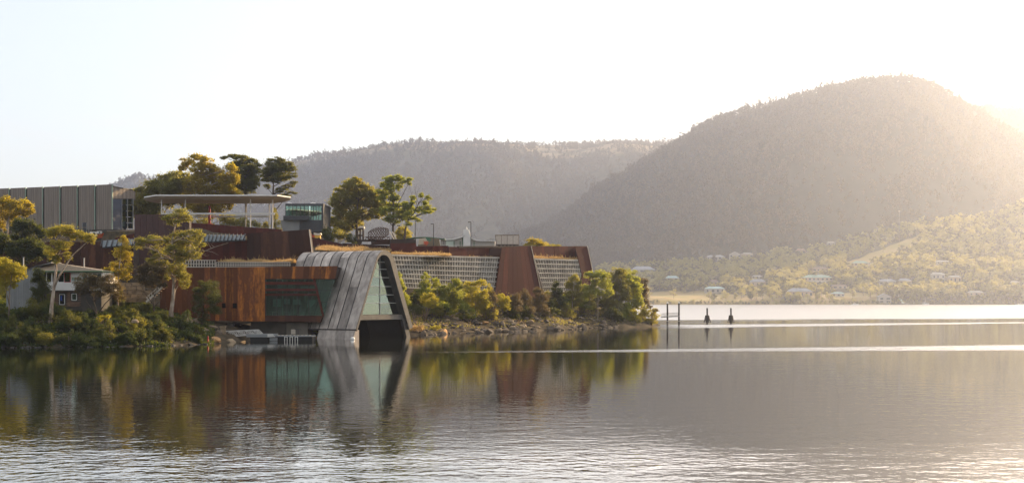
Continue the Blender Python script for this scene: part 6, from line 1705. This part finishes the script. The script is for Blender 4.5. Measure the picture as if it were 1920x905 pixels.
HOUSES = [  # x0, x1, roof top, eave, base, wall, roof, label, windows
 (1184, 1228, 499, 505, 512, 'wall_white', 'grey_roof', 'broad pale villa on the knoll over the point', 6),
 (1325, 1360, 478, 481, 487, 'wall_white', 'grey_roof', 'long low white house high under the dark hill', 5),
 (1368, 1389, 472, 476.5, 482, 'wall_white', 'wall_white', 'white gabled house beside the long low white house', 3),
 (1391, 1412, 473.5, 476, 480, 'wall_tan', 'wall_white', 'small cream roofed house at the end of the high row', 3),
 (1322, 1360, 537, 541, 549, 'wall_white', 'teal_roof', 'white shed with pale teal roof at the meadow edge', 4),
 (1248, 1274, 517, 521, 526, 'wall_tan', 'teal_roof', 'teal roofed cottage among gums over the point', 2),
 (1331, 1347, 524, 528, 534, 'wall_tan', 'brown_roof', 'brown cottage among trees above the teal roofed shed', 2),
 (1407, 1436, 523, 528, 537, 'wall_tan', 'grey_roof', 'pale grey roofed house in the trees over the meadow', 3),
 (1410, 1430, 516, 518, 522, 'wall_white', 'wall_white', 'flat white roofed house just above the pale grey roof', 3),
 (1477, 1524, 540, 546, 556, 'wall_tan', 'grey_roof', 'large grey gabled house low on the far meadow', 6),
 (1506, 1562, 515, 520, 526, 'wall_tan', 'green_roof', 'longest house with pale green roof on the hillside', 7),
 (1514, 1550, 525.5, 527, 530, 'wall_white', 'wall_white', 'low white annexe in front of the pale green roof', 4),
 (1523, 1555, 500.5, 503.5, 508, 'wall_tan', 'brown_roof', 'brown roofed house above the pale green roof', 4),
 (1493, 1511, 466, 469.5, 474, 'wall_tan', 'brown_roof', 'pinkish brown house at the edge of the dark forest', 2),
 (1551, 1566, 452.5, 455, 460, 'wall_white', 'wall_white', 'highest small white house below the rounded hill', 2),
 (1560, 1584, 547.5, 550, 556, 'wall_white', 'teal_roof', 'blue grey roofed house near the small moored boat', 3),
 (1561, 1589, 533, 536, 541, 'wall_tan', 'brown_roof', 'brown roofed house over the blue grey roof', 3),
 (1600, 1629, 489, 493, 498, 'wall_tan', 'green_roof', 'pale green roofed house at the foot of the bare paddock', 3),
 (1648, 1681, 523, 527, 534, 'wall_white', 'grey_roof', 'grey white house, lower of the pair on the shore slope', 4),
 (1685, 1710, 522, 526, 533, 'wall_tan', 'grey_roof', 'tan house, upper of the pair on the shore slope', 3),
 (1747, 1772, 510.5, 514, 530, 'wall_white', 'wall_white', 'tall bright white house that mirrors in the river', 3),
 (1779, 1803, 516.5, 519, 530, 'wall_tan', 'wall_white', 'brown walled house with white roof beside the tall white house', 3),
 (1756, 1780, 488, 490, 495, 'wall_white', 'wall_white', 'flat white house standing above the tall white house', 3),
 (1816, 1846, 545, 548.5, 553, 'wall_tan', 'wall_white', 'white roofed house half hidden low by the shore', 3),
 (1895, 1912, 526.5, 529, 534, 'wall_white', 'wall_white', 'small white house nearest the frame edge', 2),
 (1646, 1672, 551, 556, 566, 'wall_white', 'grey_roof', 'grey boatshed with white gable at the waterline', 2),
]
hboxes = []
for (x0, x1, yt, ye, yb, wm, rm, lb, nw) in HOUSES:
    Y = far_Y((x0 + x1) / 2, yb)
    if yb > 562: Y = 1952.0
    zb_ = wz(yb, Y); zb_ = min(zb_, foot_z((x0 + x1) / 2, Y) + .5)
    X0, X1 = wx(x0, Y), wx(x1, Y); ze, zr_ = wz(ye, Y), wz(yt, Y)
    dep = max(7, (X1 - X0) * .45)
    h = empty('house', ((X0 + X1) / 2, Y + dep / 2, zb_), lb, 'house', 'houses on the far shore')
    mb = MB(); mb.box(X0 + .6, X1 - .6, Y, Y + dep, zb_ - 3, ze); mb.build('wall', MAT[wm], h)
    mb = MB(); ov = .9
    if lb.startswith('white gabled') or 'boatshed' in lb:
        xm = (X0 + X1) / 2
        mb.prism([Vector((X0 + .6, Y - .02, ze)), Vector((X1 - .6, Y - .02, ze)), Vector((xm, Y - .02, zr_))], (0, dep, 0)); mb.build('gable', MAT['wall_white'], h)
        mb = MB()
        mb.prism([Vector((X0 - .2, Y - .6, ze - .3)), Vector((xm, Y - .6, zr_ + .1)), Vector((xm, Y - .6, zr_ + .6)), Vector((X0 - .2, Y - .6, ze + .2))], (0, dep + 1, 0))
        mb.prism([Vector((xm, Y - .6, zr_ + .1)), Vector((X1 + .2, Y - .6, ze - .3)), Vector((X1 + .2, Y - .6, ze + .2)), Vector((xm, Y - .6, zr_ + .6))], (0, dep + 1, 0))
    else:
        a = [Vector((X0 - .2, Y - ov, ze)), Vector((X1 + .2, Y - ov, ze)), Vector((X1 + .2, Y + dep + ov, ze)), Vector((X0 - .2, Y + dep + ov, ze))]
        q = min((X1 - X0) * .22, dep * .5); ym = Y + dep / 2
        r0q, r1q = Vector((X0 + q, ym, zr_ + .3)), Vector((X1 - q, ym, zr_ + .3))
        mb.add(a + [r0q, r1q], [(0, 1, 5, 4), (1, 2, 5), (2, 3, 4, 5), (3, 0, 4), (3, 2, 1, 0)])
    mb.build('roof', MAT[rm], h)
    for i in range(nw):
        xa = X0 + (X1 - X0) * (i + rnd.uniform(.25, .4)) / nw; xb = X0 + (X1 - X0) * (i + rnd.uniform(.55, .85)) / nw
        H_ = ze - zb_
        for (f0, f1) in (((.25, .75),) if H_ < 10 else ((.12, .38), (.56, .84))):
            mb = MB(); mb.box(xa, xb, Y - .12, Y + .1, zb_ + H_ * f0, zb_ + H_ * f1); mb.build('window', MAT['window_far'], h)
    hboxes.append((x0 - 2, x1 + 2, yt - 1, yb + 1, Y))
# retaining wall, slipway, paddock, road bank
rw = empty('retaining_wall', P(1753, 536, 2000), 'grey concrete retaining wall below the tall bright white house', 'wall')
Yw = far_Y(1755, 534) - 3; slab(rw, 'wall', [P(1740, 541, Yw), P(1772, 541, Yw), P(1770, 530.5, Yw), P(1738, 528.5, Yw)], (0, 2, 0), 'grey_sheet')
rw.location.y = Yw
for o in rw.children: o.location = -rw.location
rm = empty('boat_ramp', (wx(1688, 1955), 1955, 0), 'pale green stair jetty running down to the far waterline', 'jetty')
slab(rm, 'ramp', [P(1681, 552, 1965), P(1683, 551, 1965), P(1696, 568, 1948), P(1693, 568.8, 1948)], (0, 3, 0), 'pale_green_wall')
slab(rm, 'landing', [P(1684, 569, 1948), P(1706, 569, 1948), P(1706, 568, 1948), P(1684, 568, 1948)], (0, 4, 0), 'wall_white')
for (x0, x1, Y, lb, hm) in ((1596, 1610, 1925, 'small white cruiser moored by the meadow tip', .9), (1729, 1742, 1915, 'white cruiser with tall cabin moored under the shore trees', 1.5),
                            (1903, 1926, 1920, 'long pale boat moored at the frame edge shore', .8), (1785, 1792, 1890, 'tiny open white dinghy alone on the far water', .4)):
    X0, X1 = wx(x0, Y), wx(x1, Y); L_ = X1 - X0; b = empty('boat', ((X0 + X1) / 2, Y, 0), lb, 'boat', 'boats moored off the far shore')
    prof_ = [(X0, 1.0), (X0 + L_ * .08, -.3), (X1 - L_ * .1, -.3), (X1, 1.5), (X0 + L_ * .5, 1.1)]
    mb = MB(); mb.prism([Vector((x, Y - 1.3, z * hm)) for x, z in prof_], (0, 2.6, 0)); mb.build('hull', MAT['white_paint'], b)
    if hm > .5:
        mb = MB(); mb.prism([Vector((X0 + L_ * .25, Y - .9, 1.0 * hm)), Vector((X0 + L_ * .72, Y - .9, 1.0 * hm)), Vector((X0 + L_ * .62, Y - .9, 2.5 * hm)), Vector((X0 + L_ * .3, Y - .9, 2.5 * hm))], (0, 1.8, 0)); mb.build('cabin', MAT['white_paint'], b)
        mb = MB(); mb.box(X0 + L_ * .32, X0 + L_ * .62, Y - .96, Y - .88, 1.6 * hm, 2.1 * hm); mb.build('window', MAT['window_far'], b)
        mb = MB(); mb.bar((X0 + L_ * .45, Y, 2.5 * hm), (X0 + L_ * .45, Y, 4.6 * hm), .18); mb.build('mast', MAT['white_paint'], b)
ms = empty('radio_mast', (wx(1686, 2560), 2560, foot_z(1686, 2560)), 'thin pale radio mast standing over the foothill trees', 'mast')
zt_ = wz(396, 2560); zb_ = foot_z(1686, 2560) - 1; X = wx(1686, 2560); mb = MB()
for sx, sy in ((-1, -1), (1, -1), (0, 1)): mb.bar((X + sx * 1.4, 2560 + sy * 1.4, zb_), (X + sx * .4, 2560 + sy * .4, zt_), .35)
for i in range(12):
    za, zc_ = zb_ + (zt_ - zb_) * i / 12, zb_ + (zt_ - zb_) * (i + 1) / 12; s_ = 1.3 - .08 * i
    mb.bar((X - s_, 2559, za), (X + s_, 2559, zc_), .22); mb.bar((X + s_, 2559, za), (X - s_, 2559, zc_), .22)
mb.build('lattice', MAT['grey_sheet'], ms)
mb = MB(); mb.lathe((X, 2560, zt_ - 1), [(.2, 0), (1.6, .3), (1.6, 2.4), (.2, 2.7)], 10); mb.build('dish', MAT['wall_white'], ms)

# ------------------------------------------------------------------ far trees
def far_tree_mesh(seed, h, w, leafmat, n=150, tiers=7, leaf=1.0, bark='bark_grey'):
    """a distant gum: thin pale stem, a few limbs, crown of loose leaf clumps"""
    r = np.random.default_rng(seed); rp = random.Random(seed)
    mb = MB(); mb.tube([(0, 0, -2), (rp.uniform(-.3, .3), 0, h * .4), (rp.uniform(-.8, .8), rp.uniform(-.6, .6), h * .85)], [.32, .24, .1], 5)
    cl = []
    for i in range(tiers):
        a = rp.uniform(0, 6.28); z = h * (.35 + .58 * i / (tiers - 1)); k = w * .5 * (1 - abs(i / (tiers - 1) - .45) * .9) * rp.uniform(.5, 1)
        c = (k * math.cos(a) * .8, k * math.sin(a) * .8, z); cl.append((c, (w * .27 * rp.uniform(.7, 1.2), w * .27, h * .13 * rp.uniform(.8, 1.2))))
        mb.tube([(0, 0, z * .7), c], [.14, .05], 3)
    V, Fq = leaf_cloud(cl, leaf, 1, 3, 1, .4, r)
    Vs = []
    V2, F2 = leaf_cloud([(c, rr) for c, rr in cl], leaf, n / (tiers * (w * .27) * h * .13), 4, 1, .5, r)
    nv = len(mb.v)
    me = bpy.data.meshes.new('gum_tree')
    verts = mb.v + [tuple(v) for v in V2]; faces = mb.f + [tuple(int(i) + nv for i in f) for f in F2]
    me.from_pydata(verts, [], faces); me.materials.append(MAT[bark]); me.materials.append(MAT[leafmat])
    me.polygons.foreach_set('material_index', [0] * len(mb.f) + [1] * len(F2)); me.update()
    return me
FT = [far_tree_mesh(50 + i, h, w, 'leaf_far_dark' if i in (1, 4) else 'leaf_far', 260, 8, .95) for i, (h, w) in enumerate(((14, 12), (11, 10), (16, 11), (9, 9), (13, 14), (8, 7)))]
FTs = [(14, 12), (11, 10), (16, 11), (9, 9), (13, 14), (8, 7)]

cands = []
rp = random.Random(77)
tries = 0
while len(cands) < 4600 and tries < 60000:
    tries += 1
    px = rp.uniform(1120, 1960); top_ = lerp_list(FOOT_CREST, px)
    py = rp.uniform(top_ + 1, 566)
    if rp.random() < paddock(px, py): continue
    if 1600 < px < 1722 and rp.random() < paddock(px, py - 6): continue
    Y = far_Y(px, py) + rp.uniform(-3, 3)
    k = rp.randrange(6); s = rp.uniform(.9, 1.45); h_, w_ = FTs[k]
    hp, wp = h_ * s * F / Y, w_ * s * F / Y * .5
    bad = False
    for (x0, x1, y0, y1, Yh) in hboxes:
        if px + wp * .8 > x0 and px - wp * .8 < x1 and Y < Yh + 14 and py > y0 and py - hp < y0 + (y1 - y0) * .5: bad = True; break
    if bad: continue
    cands.append((py, px, Y, k, s))
cands.sort(key=lambda c: c[2])
lm = [(1200, 'by the pale villa on the knoll'), (1262, 'by the teal roofed cottage'), (1340, 'by the teal roofed shed'), (1420, 'by the pale grey roofed house'), (1500, 'by the large grey gabled house'), (1535, 'by the long pale green roof'),
      (1575, 'by the brown roofed house'), (1615, 'near the foot of the bare paddock'), (1660, 'by the boatshed'), (1695, 'by the pair of slope houses'), (1760, 'by the tall bright white house'), (1792, 'by the brown walled house'), (1830, 'by the white roofed shore house'), (1900, 'by the small white house')]
shape = ['broad', 'small rounded', 'tall', 'low spreading', 'wide crowned', 'little']
for (py, px, Y, k, s) in cands[:290]:
    o = bpy.data.objects.new('gum_tree', FT[k]); COL.objects.link(o)
    o.location = (wx(px, Y), Y, foot_z(px, Y)); o.scale = (s, s, s * rp.uniform(.9, 1.15)); o.rotation_euler = (0, 0, rp.uniform(0, 6.28))
    tag(o, '%s%s gum tree %s %s' % ('dark ' if k in (1, 4) else 'pale ' if s > 1.25 else '', shape[k], 'near the far waterline' if py > 556 else 'low on the far slope' if py > 547 else 'higher on the far slope', min(lm, key=lambda q: abs(q[0] - px))[1]), 'tree', 'gum trees on the far shore')

def scatter(name, label, pts, protos):
    """many distant trees as one object: points carrying instances of a few tree meshes (geometry nodes)"""
    pc = bpy.data.collections.new(name + '_kinds')
    for i, me in enumerate(protos):
        po = bpy.data.objects.new('%s_kind' % name, me); pc.objects.link(po)
    me = bpy.data.meshes.new(name)
    pts = np.array(pts, dtype=np.float32)
    me.vertices.add(len(pts)); me.vertices.foreach_set('co', np.ascontiguousarray(pts[:, :3]).ravel())
    for nm, col in (('scl', 3), ('rot', 4)):
        at = me.attributes.new(nm, 'FLOAT', 'POINT'); at.data.foreach_set('value', np.ascontiguousarray(pts[:, col]))
    at = me.attributes.new('kind', 'INT', 'POINT'); at.data.foreach_set('value', pts[:, 5].astype(np.int32))
    me.update()
    o = bpy.data.objects.new(name, me); COL.objects.link(o); tag(o, label, kind='stuff')
    g = bpy.data.node_groups.new(name, 'GeometryNodeTree')
    g.interface.new_socket('Geometry', in_out='INPUT', socket_type='NodeSocketGeometry')
    g.interface.new_socket('Geometry', in_out='OUTPUT', socket_type='NodeSocketGeometry')
    N = g.nodes; L = g.links
    gi, go = N.new('NodeGroupInput'), N.new('NodeGroupOutput')
    ci = N.new('GeometryNodeCollectionInfo'); ci.inputs['Collection'].default_value = pc; ci.inputs['Separate Children'].default_value = True; ci.inputs['Reset Children'].default_value = True
    iop = N.new('GeometryNodeInstanceOnPoints'); iop.inputs['Pick Instance'].default_value = True
    def attr(nm, ty):
        a = N.new('GeometryNodeInputNamedAttribute'); a.data_type = ty; a.inputs['Name'].default_value = nm
        return [s_ for s_ in a.outputs if s_.enabled][0]
    L.new(gi.outputs[0], iop.inputs['Points']); L.new(ci.outputs[0], iop.inputs['Instance'])
    L.new(attr('kind', 'INT'), iop.inputs['Instance Index'])
    cx = N.new('ShaderNodeCombineXYZ'); L.new(attr('rot', 'FLOAT'), cx.inputs['Z']); L.new(cx.outputs[0], iop.inputs['Rotation'])
    L.new(attr('scl', 'FLOAT'), iop.inputs['Scale'])
    L.new(iop.outputs[0], go.inputs[0])
    md = o.modifiers.new('trees', 'NODES'); md.node_group = g
    return o
scatter('foothill_woods', 'woods of pale gums covering the foothills of the far shore', [(wx(px, Y), Y, foot_z(px, Y) - .3, s, rp.uniform(0, 6.28), k) for (py, px, Y, k, s) in cands[290:]], FT)
HT = [far_tree_mesh(80 + i, h, w, 'leaf_hill', 90, 6, 1.6, 'bark_dark' if i else 'bark_grey') for i, (h, w) in enumerate(((20, 14), (16, 12), (23, 13), (14, 13), (18, 16)))]
def hill_pts(f, n, px0, px1, Y0, Y1, bias, seed, crest=None, dens=None):
    r = random.Random(seed); out = []
    while len(out) < n:
        px = r.uniform(px0, px1); Y = Y0 + (Y1 - Y0) * r.random() ** bias
        z = f(px, Y)
        if z < 3: continue
        if dens and r.random() > dens(px, Y): continue
        if noise.fractal((wx(px, Y) * .006, Y * .003, 4.4), 1, 2, 3) < -.42 and r.random() < .8: continue
        out.append((wx(px, Y), Y, z - 1, r.uniform(.4, 1.0) + (.3 if r.random() < .12 else 0), r.uniform(0, 6.28), r.randrange(5)))
    return out
pts = hill_pts(c_hill, 12500, 180, 1420, 3700, 4620, .8, 1) + hill_pts(c_hill, 3800, 180, 1420, 4620, 5240, .8, 2, dens=lambda px, Y: .2 + .6 * (noise.noise((px * .02, Y * .006, 0)) > -.1))
scatter('plateau_forest', 'hazy gum forest on the slopes and rim of the flat topped hill', pts, HT)
pts = hill_pts(r_hill, 12500, 900, 2050, 2560, 3480, .85, 3)
scatter('dome_forest', 'dense forest over the high rounded hill', pts, HT)
scatter('ridge_forest', 'line of trees along the distant ridge', hill_pts(b_hill, 1500, 1760, 2100, 3950, 4330, .7, 4), HT)

# bushes and reeds along the far waterline and meadow edge
pts = []
for i in range(420):
    px = rp.uniform(1205, 1960); Y = SHORE + rp.uniform(2, 16)
    pts.append((wx(px, Y), Y, foot_z(px, Y) - 1.2, rp.uniform(.25, .5), rp.uniform(0, 6.28), rp.randrange(6)))
scatter('shore_scrub', 'dark scrub along the far waterline', pts, FT)

# ------------------------------------------------------------------ haze: one closed box of even air round everything
hm = bpy.data.materials.new('haze'); hm.use_nodes = True
hn = hm.node_tree.nodes; hn.clear()
ho = hn.new('ShaderNodeOutputMaterial'); hv = hn.new('ShaderNodeVolumePrincipled')
hv.inputs['Color'].default_value = (0.69, 0.772, 1.0, 1)
hv.inputs['Density'].default_value = 0.0001
hv.inputs['Anisotropy'].default_value = 0.79
hm.node_tree.links.new(hv.outputs[0], ho.inputs['Volume'])
mb = MB(); mb.box(-LIMX - 60, LIMX + 60, Y_LO - 60, Y_HI + 60, -8, 760)
tag(mb.build('haze', hm), 'thin bright morning haze filling the river valley', kind='stuff')
